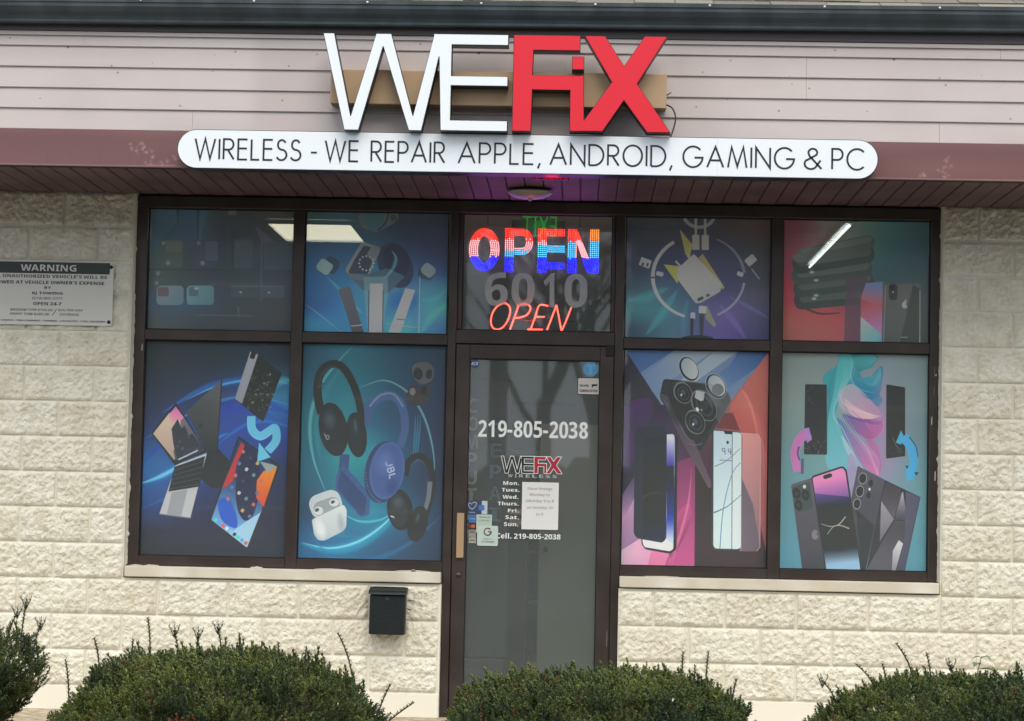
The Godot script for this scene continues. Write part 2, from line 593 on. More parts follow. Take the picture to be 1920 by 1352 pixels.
func print_headphones() -> ImageTexture:
	paper(600, Vector2(947, 65), Vector2(1712, 75), Vector2(918, 1197), [
		[36, 92, 112, 50, 112, 128, 52, 98, 116, 34, 76, 98, 28, 66, 88], [40, 104, 124, 50, 118, 132, 44, 100, 120, 30, 72, 96, 26, 60, 84],
		[48, 112, 126, 46, 128, 140, 34, 96, 120, 28, 70, 98, 24, 56, 82], [40, 106, 124, 62, 142, 148, 52, 130, 142, 30, 84, 110, 24, 56, 80],
		[34, 96, 118, 46, 122, 138, 40, 112, 132, 30, 78, 104, 24, 54, 78], [26, 76, 104, 34, 108, 138, 40, 128, 150, 36, 100, 130, 26, 66, 92],
		[28, 98, 136, 36, 110, 146, 30, 94, 126, 26, 76, 106, 24, 60, 86]])
	streak([1215, 80, 1120, 180, 1040, 290, 992, 430, 985, 560, 1010, 700, 1070, 850], 26, c8(120, 190, 195), 0.9)
	streak([1150, 200, 1060, 340, 1020, 520, 1040, 680], 60, c8(70, 150, 160), 0.4)
	streak([1250, 300, 1380, 262, 1500, 320, 1580, 430, 1625, 560, 1645, 700, 1630, 800], 16, c8(150, 190, 195), 0.9)
	streak([930, 1115, 1090, 1148, 1260, 1105, 1400, 1000, 1500, 880], 70, c8(60, 160, 190), 0.8)
	streak([940, 1112, 1090, 1140, 1240, 1105, 1370, 1020, 1440, 940], 18, c8(170, 225, 232), 0.9)
	streak([1160, 960, 1250, 1000, 1360, 990, 1420, 950], 18, c8(120, 200, 205), 0.8)
	streak([1090, 840, 1060, 960, 1100, 1060, 1240, 1080], 40, c8(60, 140, 165), 0.5)
	for k in 3:
		streak([1545 + k * 14, 440, 1540 + k * 12, 560, 1530 + k * 10, 680], 12, c8(90, 160, 180), 0.6)
	streak([960, 1020, 1100, 1190, 1300, 1200, 1500, 1120, 1690, 960], 40, c8(40, 120, 160), 0.5)
	# third headphones, right
	stroke(smooth(P([1490, 760, 1508, 690, 1560, 655, 1612, 690, 1636, 780, 1622, 880, 1592, 980])), 34, 30, c8(32, 36, 40))
	stroke(smooth(P([1622, 790, 1612, 880, 1590, 950])), 26, 22, c8(110, 116, 122))
	fill(oval(1556, 1010, 52, 96, 14), c8(30, 33, 36))
	fill(oval(1462, 938, 68, 108, -8), c8(36, 38, 42))
	fill(oval(1452, 940, 50, 88, -8), c8(48, 51, 56))
	stroke(P([1412, 970, 1432, 978]), 7, 7, c8(190, 195, 200))
	# blue headphones
	stroke(smooth(P([1278, 500, 1300, 410, 1360, 350, 1430, 345, 1478, 410, 1488, 520, 1462, 610])), 52, 40, c8(70, 92, 132))
	stroke(smooth(P([1300, 400, 1360, 340, 1430, 335, 1480, 400])), 12, 10, c8(130, 146, 172, 180))
	stroke(P([1170, 650, 1160, 760]), 52, 52, c8(60, 80, 118))
	fill(rounded([1162, 704, 1304, 856, 1300, 962, 1254, 980, 1118, 832, 1124, 760], 26), c8(66, 88, 132))
	fill(rounded([1150, 730, 1286, 880, 1276, 960, 1250, 966, 1128, 828], 20), c8(52, 70, 108))
	fill(oval(1372, 742, 98, 164, 10), c8(52, 66, 100))
	fill(oval(1394, 734, 92, 152, 10), c8(78, 98, 146))
	fill(oval(1396, 734, 80, 138, 10), c8(72, 91, 138))
	for k in 24:
		var a := deg_to_rad(100.0 + k * 6)
		stroke(P([1372 + 90 * cos(a), 742 + 152 * sin(a), 1372 + 98 * cos(a), 742 + 162 * sin(a)]), 3, 3, c8(120, 135, 165))
	# the three letters on the ear cup, turned on their side
	for g in [["J", [30, 14, 8, 14, 1, 10, 1, 4, 6, 0]], ["B", [0, 0, 30, 0, 30, 9, 26, 13, 19, 13, 16, 9, 16, 1, 16, 10, 12, 15, 4, 15, 0, 9, 0, 0]], ["L", [30, 0, 0, 0, 0, 14]]]:
		var off := 24.0 * ["J", "B", "L"].find(g[0])
		var pts := PackedVector2Array()
		for q in P(g[1]):
			pts.append(Vector2(1392, 690) + Vector2((q.x - 6) * 1.15, (q.y + off) * 1.45).rotated(deg_to_rad(-16)))
		stroke(pts, 8, 8, c8(176, 186, 204))
	# black headphones
	stroke(smooth(P([1046, 440, 1024, 330, 1040, 226, 1096, 178, 1160, 196, 1216, 286, 1250, 400, 1256, 500])), 46, 36, c8(26, 33, 40))
	stroke(P([1020, 300, 1058, 280]), 6, 6, c8(60, 70, 78))
	fill(oval(1232, 548, 54, 118, -6), c8(30, 38, 44))
	fill(oval(1222, 548, 34, 96, -6), c8(38, 46, 54))
	fill(oval(1108, 520, 76, 142, -10), c8(28, 36, 42))
	fill(oval(1094, 524, 58, 126, -10), c8(36, 43, 50))
	stroke(P([1060, 540, 1072, 570]), 4, 4, c8(150, 160, 165))
	fill(oval(1078, 562, 10, 13), c8(150, 160, 165))
	fill(oval(1078, 562, 6, 9), c8(36, 43, 50))
	for q in [[1090, 470, 40, 60, -10], [1226, 500, 14, 50, -6], [1452, 900, 34, 40, -8], [1556, 980, 16, 40, 14]]:
		soft_oval(q[0], q[1], q[2], q[3], q[4], c8(92, 104, 112, 130))
	soft_oval(1380, 690, 60, 80, 10, c8(110, 130, 178, 120))
	soft_oval(1420, 820, 40, 50, 10, c8(46, 60, 104, 140))
	streak([1034, 320, 1046, 236, 1098, 190, 1150, 206], 8, c8(90, 108, 116), 0.8)
	streak([1514, 720, 1560, 676, 1600, 704], 7, c8(96, 104, 110), 0.8)
	# earbuds in a white case
	fill(rrect(1068, 912, 172, 128, 50, -20), c8(190, 198, 200))
	fill(rrect(1074, 926, 142, 82, 36, -20), c8(150, 158, 162))
	fill(oval(1030, 946, 24, 22), c8(206, 210, 212))
	fill(oval(1022, 942, 12, 9, -30), c8(80, 88, 94))
	fill(oval(1112, 902, 26, 20), c8(206, 210, 212))
	fill(oval(1106, 900, 12, 8, -30), c8(80, 88, 94))
	fill(rounded([994, 992, 1164, 912, 1180, 940, 1178, 1028, 1160, 1052, 1062, 1102, 1028, 1100, 1006, 1070], 22), c8(206, 212, 212), c8(178, 186, 190), Vector2(1080, 940), Vector2(1110, 1100))
	soft_oval(1040, 1040, 30, 60, -18, c8(232, 236, 236, 200))
	soft_oval(1150, 1010, 22, 60, -10, c8(150, 160, 166, 170))
	# small earbuds at the top right
	fill(loop(P([1528, 190, 1570, 165, 1620, 172, 1645, 210, 1630, 262, 1580, 280, 1540, 250])), c8(92, 94, 96))
	fill(oval(1560, 226, 24, 32, -10), c8(48, 50, 54))
	fill(oval(1618, 228, 18, 26, 10), c8(52, 54, 58))
	fill(loop(P([1500, 330, 1530, 280, 1580, 300, 1612, 280, 1618, 340, 1590, 385, 1540, 392, 1505, 370])), c8(62, 56, 58))
	fill(oval(1530, 320, 16, 20), c8(120, 116, 114))
	fill(oval(1590, 312, 14, 22), c8(40, 38, 40))
	return printed(LOWER_GAIN, LOWER_LESS)

func lens(x: float, y: float, rx: float, ry: float, rot: float) -> void:
	fill(oval(x, y, rx + 5, ry + 6, rot), c8(128, 130, 130))
	fill(oval(x + 2, y + 1, rx, ry, rot), c8(36, 38, 40))
	fill(oval(x + 3, y + 2, rx * 0.72, ry * 0.74, rot), c8(62, 66, 70))
	fill(oval(x + 4, y + 2, rx * 0.55, ry * 0.58, rot), c8(28, 30, 34))
	fill(oval(x + 2, y - 4, rx * 0.28, ry * 0.3, rot), c8(72, 78, 90))
	fill(oval(x - rx * 0.2, y + ry * 0.2, rx * 0.12, ry * 0.12), c8(200, 204, 206))

func print_glass() -> ImageTexture:
	paper(600, Vector2(38, 50), Vector2(872, 68), Vector2(8, 1283), [
		[56, 54, 66, 110, 132, 160, 140, 158, 178, 120, 140, 168, 176, 120, 116], [54, 50, 62, 60, 54, 68, 120, 132, 150, 140, 120, 126, 176, 106, 100],
		[64, 44, 74, 62, 50, 76, 70, 60, 76, 130, 90, 94, 172, 100, 96], [66, 50, 84, 80, 60, 90, 80, 52, 72, 80, 52, 60, 160, 96, 94],
		[100, 86, 116, 100, 60, 96, 110, 56, 84, 60, 44, 52, 130, 84, 88], [176, 140, 172, 150, 110, 150, 160, 80, 122, 46, 38, 44, 96, 66, 72],
		[206, 172, 192, 196, 130, 168, 176, 84, 132, 42, 36, 42, 58, 46, 52]])
	fill(P([38, 50, 240, 360, 90, 780, 12, 900]), c8(52, 50, 62))
	fill(loop(P([24, 420, 110, 340, 200, 350, 190, 470, 100, 600, 18, 760])), c8(78, 48, 96), c8(52, 48, 66), Vector2(40, 400), Vector2(180, 560))
	fill(P([42, 52, 872, 68, 648, 352, 250, 372]), c8(120, 142, 170))
	fill(P([42, 52, 330, 58, 130, 190]), c8(82, 112, 158))
	fill(P([330, 58, 560, 62, 200, 300, 150, 210]), c8(156, 170, 184), c8(120, 142, 172), Vector2(400, 80), Vector2(180, 250))
	fill(P([560, 62, 700, 64, 420, 260, 250, 330]), c8(166, 178, 190))
	fill(P([700, 64, 872, 68, 800, 160, 560, 330, 430, 300, 640, 150]), c8(78, 108, 156), c8(120, 144, 176), Vector2(760, 80), Vector2(540, 300))
	fill(P([700, 285, 760, 208, 720, 300, 650, 350]), c8(70, 98, 146))
	# coral on the right
	fill(P([872, 68, 862, 1010, 806, 850, 760, 560, 640, 400, 648, 352]), c8(196, 122, 112), c8(168, 92, 90), Vector2(850, 200), Vector2(700, 520))
	fill(loop(P([716, 290, 770, 380, 800, 540, 720, 520, 650, 470, 650, 380])), c8(178, 96, 92), c8(200, 128, 118), Vector2(680, 460), Vector2(780, 340))
	fill(P([600, 420, 660, 420, 700, 520, 560, 500]), c8(112, 58, 60))
	fill(P([820, 540, 862, 700, 858, 1290, 800, 1000]), c8(182, 112, 110), c8(150, 88, 92), Vector2(850, 600), Vector2(820, 1200))
	# dark and magenta columns below
	fill(P([440, 650, 530, 840, 850, 1302, 430, 1296]), c8(50, 38, 44), c8(62, 42, 50), Vector2(440, 700), Vector2(760, 1280))
	fill(P([330, 700, 442, 660, 432, 1296, 250, 1292]), c8(122, 62, 100), c8(186, 92, 140), Vector2(380, 680), Vector2(330, 1290))
	fill(loop(P([330, 1000, 400, 930, 420, 1000, 380, 1110, 300, 1240, 290, 1130])), c8(176, 84, 130), c8(140, 66, 108), Vector2(320, 1000), Vector2(400, 1100))
	fill(loop(P([12, 1080, 60, 960, 110, 900, 130, 1120, 60, 1190, 12, 1230])), c8(182, 146, 176), c8(150, 122, 160), Vector2(20, 1000), Vector2(110, 1150))
	fill(P([8, 1200, 120, 1130, 190, 1180, 160, 1290, 8, 1283]), c8(206, 178, 196), c8(226, 160, 190), Vector2(20, 1220), Vector2(170, 1270))
	fill(P([190, 1190, 300, 1180, 260, 1292, 164, 1290]), c8(214, 130, 164))
	# phone with the large cameras
	fill(rounded([262, 222, 610, 262, 650, 350, 556, 500, 470, 640, 400, 590, 240, 330], 44), c8(66, 68, 72), c8(44, 45, 48), Vector2(600, 280), Vector2(340, 480))
	fill(rounded([236, 300, 300, 330, 430, 560, 540, 830, 520, 850, 370, 590], 22), c8(78, 74, 82), c8(96, 80, 92), Vector2(300, 400), Vector2(500, 800))
	fill(rounded([300, 226, 520, 252, 590, 420, 470, 590, 400, 560, 290, 340], 56), c8(54, 56, 58), c8(36, 38, 40), Vector2(520, 260), Vector2(360, 500))
	fill(P([520, 270, 640, 300, 652, 350, 580, 480, 540, 400]), c8(104, 108, 112, 150))
	lens(374, 304, 46, 58, -26)
	lens(494, 376, 58, 92, -32)
	fill(P([450, 290, 500, 300, 490, 360, 440, 330]), c8(178, 184, 188))
	fill(oval(492, 376, 24, 28, -20), c8(50, 54, 58))
	fill(oval(456, 398, 9, 13, -30), c8(214, 216, 212))
	lens(442, 470, 50, 66, -26)
	stroke(arc(442, 586, 44, 14, 180, 20), 4, 4, c8(110, 112, 114))
	# loose lens covers
	for q in [[410, 168, 50, 72], [564, 266, 52, 72]]:
		fill(oval(q[0], q[1], q[2] + 6, q[3] + 6, -28), c8(176, 186, 192, 150))
		fill(oval(q[0], q[1], q[2], q[3], -28), c8(40, 42, 44))
		fill(oval(q[0] + 4, q[1] - 2, q[2] - 7, q[3] - 8, -28), c8(170, 180, 188), c8(190, 194, 196), Vector2(q[0] - 30, q[1]), Vector2(q[0] + 30, q[1]))
	fill(oval(574, 286, 34, 34, -28), c8(120, 122, 124))
	streak([310, 250, 420, 240, 540, 262, 610, 290], 14, c8(130, 134, 138), 0.6)
	streak([252, 330, 320, 420, 380, 530, 440, 620], 12, c8(110, 112, 118), 0.6)
	soft_oval(350, 420, 60, 80, -30, c8(20, 22, 26, 170))
	soft_oval(540, 330, 50, 70, -30, c8(130, 134, 138, 120))
	for k in 5:
		streak([700 + k * 30, 260 + k * 40, 760 + k * 22, 380 + k * 60, 800 + k * 12, 560 + k * 80], 18, c8(220, 150 - k * 6, 140), 0.35)
		streak([300 - k * 6, 1290, 350 + k * 10, 1130 - k * 40, 420, 960 - k * 60], 16, c8(210, 110 + k * 6, 160), 0.35)
	soft_oval(60, 640, 70, 140, 10, c8(84, 50, 110, 150))
	# left phone under dark glass
	fill(rounded([146, 546, 312, 528, 342, 560, 330, 1190, 296, 1216, 150, 1190, 130, 1160], 26), c8(38, 38, 46))
	fill(rounded([150, 552, 318, 536, 326, 560, 312, 1190, 292, 1202, 146, 1178, 136, 1150], 20), c8(190, 196, 224), c8(220, 224, 236), Vector2(300, 560), Vector2(200, 1190))
	fill(P([276, 540, 322, 545, 318, 900, 276, 860]), c8(214, 212, 236), c8(64, 60, 150), Vector2(300, 560), Vector2(300, 720))
	fill(P([276, 720, 320, 720, 318, 1010, 276, 1010]), c8(34, 36, 52), c8(50, 60, 140), Vector2(300, 800), Vector2(300, 1010))
	fill(P([276, 1000, 316, 1000, 312, 1160, 270, 1130]), c8(54, 70, 160), c8(196, 204, 226), Vector2(300, 1020), Vector2(300, 1130))
	fill(rounded([112, 500, 270, 490, 280, 540, 272, 1130, 250, 1154, 104, 1128, 86, 1100, 96, 560], 26), c8(48, 50, 60))
	fill(rounded([146, 556, 276, 545, 272, 1120, 250, 1146, 140, 1130], 18), c8(38, 36, 58), c8(20, 24, 30), Vector2(200, 570), Vector2(200, 860))
	fill(P([140, 960, 274, 960, 272, 1120, 250, 1146, 140, 1130]), c8(22, 25, 32), c8(44, 44, 66), Vector2(200, 960), Vector2(200, 1130))
	fill(rrect(232, 572, 50, 18, 9), c8(18, 20, 24))
	stroke(arc(215, 930, 82, 60, 200, 330), 5, 2, c8(70, 74, 76))
	# right phone under clear glass
	fill(P([700, 530, 806, 540, 818, 570, 806, 1180, 780, 1202, 690, 1202]), c8(206, 150, 148), c8(132, 108, 116), Vector2(750, 560), Vector2(740, 1180))
	fill(P([704, 780, 770, 940, 806, 1180, 780, 1202, 700, 1202]), c8(108, 96, 106))
	stroke(P([704, 536, 806, 540, 816, 566, 806, 1180, 786, 1202]), 4, 4, c8(196, 168, 168))
	fill(rounded([536, 514, 700, 526, 712, 550, 700, 1180, 680, 1200, 546, 1196, 526, 1170], 18), c8(56, 60, 64))
	fill(rounded([548, 518, 698, 530, 708, 550, 698, 1176, 680, 1190, 552, 1186, 540, 1170], 14), c8(192, 208, 222), c8(206, 222, 230), Vector2(560, 540), Vector2(680, 1180))
	fill(P([606, 522, 658, 524, 652, 540, 614, 538]), c8(40, 42, 46))
	fill(P([656, 528, 708, 534, 700, 1186, 646, 1188]), c8(214, 226, 224, 150))
	stroke(P([655, 526, 646, 1190]), 4, 4, c8(70, 84, 96))
	stroke(smooth(P([552, 722, 620, 690, 700, 620])), 6, 3, c8(120, 136, 152))
	stroke(smooth(P([544, 984, 620, 950, 706, 880])), 8, 3, c8(110, 124, 140))
	stroke(smooth(P([578, 1186, 600, 960, 650, 770, 700, 700])), 6, 4, c8(120, 142, 168))
	fill(oval(628, 586, 7, 9), c8(28, 30, 32))
	for s in [[596, 620, 596, 636], [596, 636, 612, 636], [612, 620, 612, 655], [622, 632, 622, 634], [622, 646, 622, 648], [632, 620, 632, 640], [632, 640, 650, 640], [644, 620, 644, 658]]:
		stroke(P(s), 4, 4, c8(90, 100, 112))
	stroke(P([596, 620, 612, 620]), 4, 4, c8(90, 100, 112))
	stroke(P([580, 686, 650, 690]), 6, 6, c8(130, 142, 154))
	return printed(LOWER_GAIN, LOWER_LESS)

func print_smoke() -> ImageTexture:
	paper(600, Vector2(75, 68), Vector2(908, 84), Vector2(62, 1283), [
		[138, 152, 150, 140, 152, 152, 136, 150, 156, 140, 152, 160, 136, 154, 158], [138, 152, 150, 140, 156, 154, 140, 156, 160, 142, 150, 162, 134, 152, 158],
		[124, 148, 148, 126, 152, 152, 120, 140, 160, 146, 142, 166, 120, 142, 150], [112, 146, 152, 118, 152, 156, 130, 140, 170, 150, 140, 166, 116, 148, 156],
		[104, 146, 154, 112, 152, 158, 136, 142, 164, 130, 146, 164, 110, 150, 158], [96, 142, 154, 100, 148, 158, 110, 140, 160, 104, 144, 160, 100, 148, 160],
		[92, 140, 156, 96, 146, 160, 100, 140, 160, 92, 136, 154, 94, 146, 160]])
	# coloured smoke
	fill(loop(P([405, 82, 470, 78, 600, 84, 620, 110, 580, 160, 520, 182, 560, 230, 640, 150, 650, 200, 630, 300, 648, 340, 610, 380, 520, 330, 420, 300, 330, 640, 330, 480, 340, 330, 310, 210, 400, 140])), c8(70, 158, 166), c8(60, 130, 160), Vector2(420, 120), Vector2(600, 320))
	fill(loop(P([410, 90, 480, 100, 470, 200, 420, 300, 380, 400, 420, 520, 480, 700, 340, 720, 332, 500, 370, 300])), c8(88, 176, 178), c8(118, 176, 186), Vector2(440, 120), Vector2(360, 680))
	fill(loop(P([490, 100, 600, 90, 612, 120, 560, 160, 510, 180])), c8(104, 180, 182), c8(60, 140, 150), Vector2(560, 90), Vector2(540, 180))
	fill(loop(P([500, 230, 600, 200, 636, 160, 640, 220, 620, 300, 560, 330, 510, 290])), c8(86, 164, 176), c8(40, 116, 150), Vector2(600, 180), Vector2(560, 330))
	fill(loop(P([400, 300, 470, 250, 540, 300, 600, 360, 656, 440, 650, 520, 610, 545, 560, 530, 600, 440, 470, 420, 410, 380])), c8(170, 172, 184), c8(190, 130, 166), Vector2(450, 280), Vector2(620, 520))
	fill(loop(P([430, 330, 500, 380, 590, 420, 640, 430, 560, 450, 470, 420])), c8(196, 178, 188), c8(216, 186, 190), Vector2(450, 350), Vector2(600, 430))
	fill(loop(P([420, 420, 500, 440, 600, 450, 650, 470, 630, 530, 570, 560, 480, 500])), c8(112, 106, 152), c8(176, 96, 150), Vector2(440, 440), Vector2(630, 500))
	fill(loop(P([390, 440, 460, 500, 540, 590, 600, 700, 630, 760, 560, 720, 500, 640, 430, 540])), c8(96, 118, 158), c8(196, 120, 166), Vector2(410, 460), Vector2(600, 740))
	fill(loop(P([560, 560, 620, 600, 640, 700, 630, 740, 590, 660])), c8(170, 112, 158))
	fill(loop(P([420, 540, 500, 660, 560, 760, 500, 720, 440, 620])), c8(176, 196, 206, 190))
	fill(loop(P([460, 640, 530, 720, 500, 800, 450, 830])), c8(160, 150, 180, 200))
	streak([400, 300, 440, 370, 540, 410, 620, 430], 10, c8(226, 206, 210), 0.7)
	streak([385, 330, 370, 430, 420, 500, 470, 600, 510, 720], 10, c8(170, 210, 214), 0.7)
	streak([480, 110, 470, 220, 520, 280, 600, 300], 10, c8(150, 206, 208), 0.6)
	streak([430, 480, 520, 560, 580, 650, 620, 750], 8, c8(230, 170, 200), 0.6)
	streak([470, 400, 540, 450, 600, 450, 640, 440], 8, c8(90, 70, 120), 0.5)
	for k in 7:
		streak([410 + k * 8, 92, 430 + k * 10, 180, 400 + k * 4, 290, 372 + k * 10, 400, 400 + k * 16, 520, 470 + k * 14, 640], 7, c8(150 + k * 6, 206, 210), 0.35)
		streak([430 + k * 10, 330 + k * 14, 500 + k * 8, 392 + k * 12, 590, 420 + k * 16, 646 - k * 6, 436 + k * 10], 6, c8(232, 196 - k * 10, 206), 0.4)
		streak([440 + k * 14, 500 + k * 6, 520 + k * 12, 590 + k * 6, 580 + k * 8, 680, 620, 760], 5, c8(236, 170 + k * 6, 206), 0.35)
		streak([505 + k * 16, 210 - k * 4, 560 + k * 8, 250, 610, 260 - k * 8, 640, 190], 6, c8(110, 196, 204), 0.35)
	streak([404, 96, 372, 190, 340, 300, 336, 460, 334, 640], 14, c8(50, 140, 150), 0.6)
	streak([420, 420, 520, 452, 620, 470, 650, 440], 16, c8(84, 70, 130), 0.6)
	streak([520, 300, 580, 332, 630, 300, 646, 230], 14, c8(36, 108, 146), 0.6)
	soft_oval(640, 420, 60, 300, 0, c8(170, 140, 178, 90))
	# cracked phones
	fill(rounded([210, 252, 332, 254, 334, 646, 204, 644], 14), c8(42, 44, 46))
	fill(rounded([670, 252, 776, 270, 776, 654, 668, 668], 12), c8(40, 42, 44))
	specks(212, 256, 260, 400, 40, c8(120, 122, 122, 110), 18)
	specks(212, 560, 326, 640, 70, c8(150, 146, 142, 170), 14)
	specks(680, 560, 760, 650, 40, c8(120, 120, 122, 130), 16)
	for k in 6:
		stroke(P([700 + k * 6, 540 + k * 18, 730 + k * 9, 600 + k * 8]), 2, 1, c8(150, 150, 150, 150))
	# round arrows
	stroke(smooth(P([232, 520, 180, 560, 152, 640, 168, 742])), 58, 46, c8(186, 122, 176))
	fill(P([206, 500, 232, 494, 250, 560, 222, 580]), c8(170, 130, 190))
	stroke(smooth(P([176, 600, 168, 640, 180, 676])), 10, 8, c8(90, 70, 110))
	fill(P([188, 668, 204, 668, 202, 752, 186, 754]), c8(92, 88, 116))
	stroke(smooth(P([764, 545, 806, 600, 824, 680, 800, 780])), 56, 46, c8(84, 164, 206))
	fill(P([752, 510, 772, 548, 752, 590, 724, 578]), c8(84, 168, 206))
	fill(P([780, 720, 848, 740, 792, 800]), c8(84, 168, 206))
	stroke(smooth(P([800, 548, 836, 600, 848, 660])), 8, 6, c8(58, 92, 130))
	fill(P([776, 708, 796, 706, 786, 726]), c8(40, 60, 80))
	fill(P([826, 742, 852, 744, 838, 762]), c8(40, 60, 80))
	# grey phone, left
	fill(rounded([130, 812, 300, 760, 360, 1290, 196, 1290], 30), c8(92, 88, 98), c8(62, 60, 70), Vector2(200, 800), Vector2(260, 1280))
	fill(rounded([134, 830, 236, 796, 256, 940, 170, 974], 30), c8(64, 74, 76))
	for q in [[163, 862, 22], [214, 872, 22], [174, 928, 22]]:
		fill(oval(q[0], q[1], q[2], q[2] + 8, -12), c8(30, 36, 38))
		fill(oval(q[0], q[1], q[2] * 0.5, q[2] * 0.6, -12), c8(52, 62, 62))
	fill(oval(207, 824, 9, 11), c8(206, 208, 206))
	fill(oval(268, 1092, 20, 28), c8(120, 112, 124))
	fill(oval(286, 1086, 10, 12), c8(84, 80, 90))
	# bright phone
	fill(rounded([246, 766, 424, 708, 446, 730, 532, 1290, 326, 1290], 26), c8(26, 26, 32))
	fill(rounded([252, 774, 422, 718, 438, 738, 524, 1290, 332, 1290], 22), c8(226, 142, 186), c8(70, 60, 130), Vector2(330, 770), Vector2(370, 960))
	fill(P([266, 862, 460, 880, 506, 1170, 313, 1170]), c8(92, 74, 140), c8(26, 28, 34), Vector2(350, 850), Vector2(368, 950))
	fill(P([310, 1130, 500, 1110, 524, 1290, 332, 1290]), c8(26, 28, 34), c8(152, 184, 206), Vector2(410, 1160), Vector2(420, 1250))
	soft_oval(370, 980, 90, 70, 0, c8(20, 20, 24, 200))
	soft_oval(400, 1120, 80, 70, 0, c8(20, 20, 24, 200))
	stroke(smooth(P([300, 1030, 350, 1045, 400, 1035, 440, 990])), 3, 7, c8(170, 164, 160))
	stroke(smooth(P([336, 1090, 370, 1048, 410, 1040, 462, 1058])), 3, 7, c8(170, 164, 160))
	fill(rrect(338, 766, 52, 22, 11, -18), c8(22, 22, 26))
	# grey phone with round cameras
	fill(rounded([508, 708, 662, 786, 640, 900, 552, 1290, 530, 1290, 470, 900], 12), c8(84, 82, 92), c8(56, 56, 64), Vector2(560, 760), Vector2(560, 1250))
	fill(P([500, 950, 600, 1040, 552, 1290, 528, 1290]), c8(48, 50, 54))
	for q in [[536, 778, 24], [520, 850, 24], [504, 920, 22]]:
		fill(oval(q[0], q[1], q[2], q[2] + 9, 8), c8(150, 148, 152))
		fill(oval(q[0], q[1], q[2] - 4, q[2] + 4, 8), c8(28, 30, 34))
	for q in [[582, 804, 13], [569, 872, 12]]:
		fill(oval(q[0], q[1], q[2], q[2] + 6, 8), c8(32, 34, 38))
	fill(oval(575, 838, 6, 8), c8(220, 220, 216))
	stroke(P([660, 790, 640, 900, 556, 1290]), 4, 4, c8(136, 136, 142))
	# dark phone with folded paper picture
	fill(P([660, 786, 862, 882, 772, 1296, 556, 1288]), c8(52, 50, 56))
	fill(P([664, 796, 760, 842, 712, 1000, 640, 900]), c8(62, 56, 62), c8(92, 86, 96), Vector2(680, 800), Vector2(690, 980))
	fill(P([640, 902, 712, 1004, 632, 1132]), c8(150, 148, 156), c8(110, 108, 118), Vector2(650, 920), Vector2(670, 1100))
	fill(P([762, 842, 780, 960, 778, 1010, 714, 1008]), c8(172, 168, 182), c8(70, 68, 78), Vector2(750, 860), Vector2(750, 1000))
	fill(P([714, 1014, 780, 1014, 772, 1130, 700, 1290, 556, 1288, 640, 1140]), c8(70, 68, 76), c8(92, 88, 98), Vector2(700, 1030), Vector2(620, 1270))
	fill(P([740, 1120, 764, 1140, 720, 1296, 700, 1294, 706, 1180]), c8(196, 194, 200), c8(140, 138, 146), Vector2(730, 1140), Vector2(710, 1290))
	fill(P([780, 850, 858, 884, 770, 1294, 722, 1294, 772, 1130]), c8(86, 84, 104), c8(76, 74, 92), Vector2(800, 880), Vector2(760, 1280))
	fill(oval(757, 848, 7, 8), c8(18, 18, 22))
	return printed(LOWER_GAIN, LOWER_LESS)

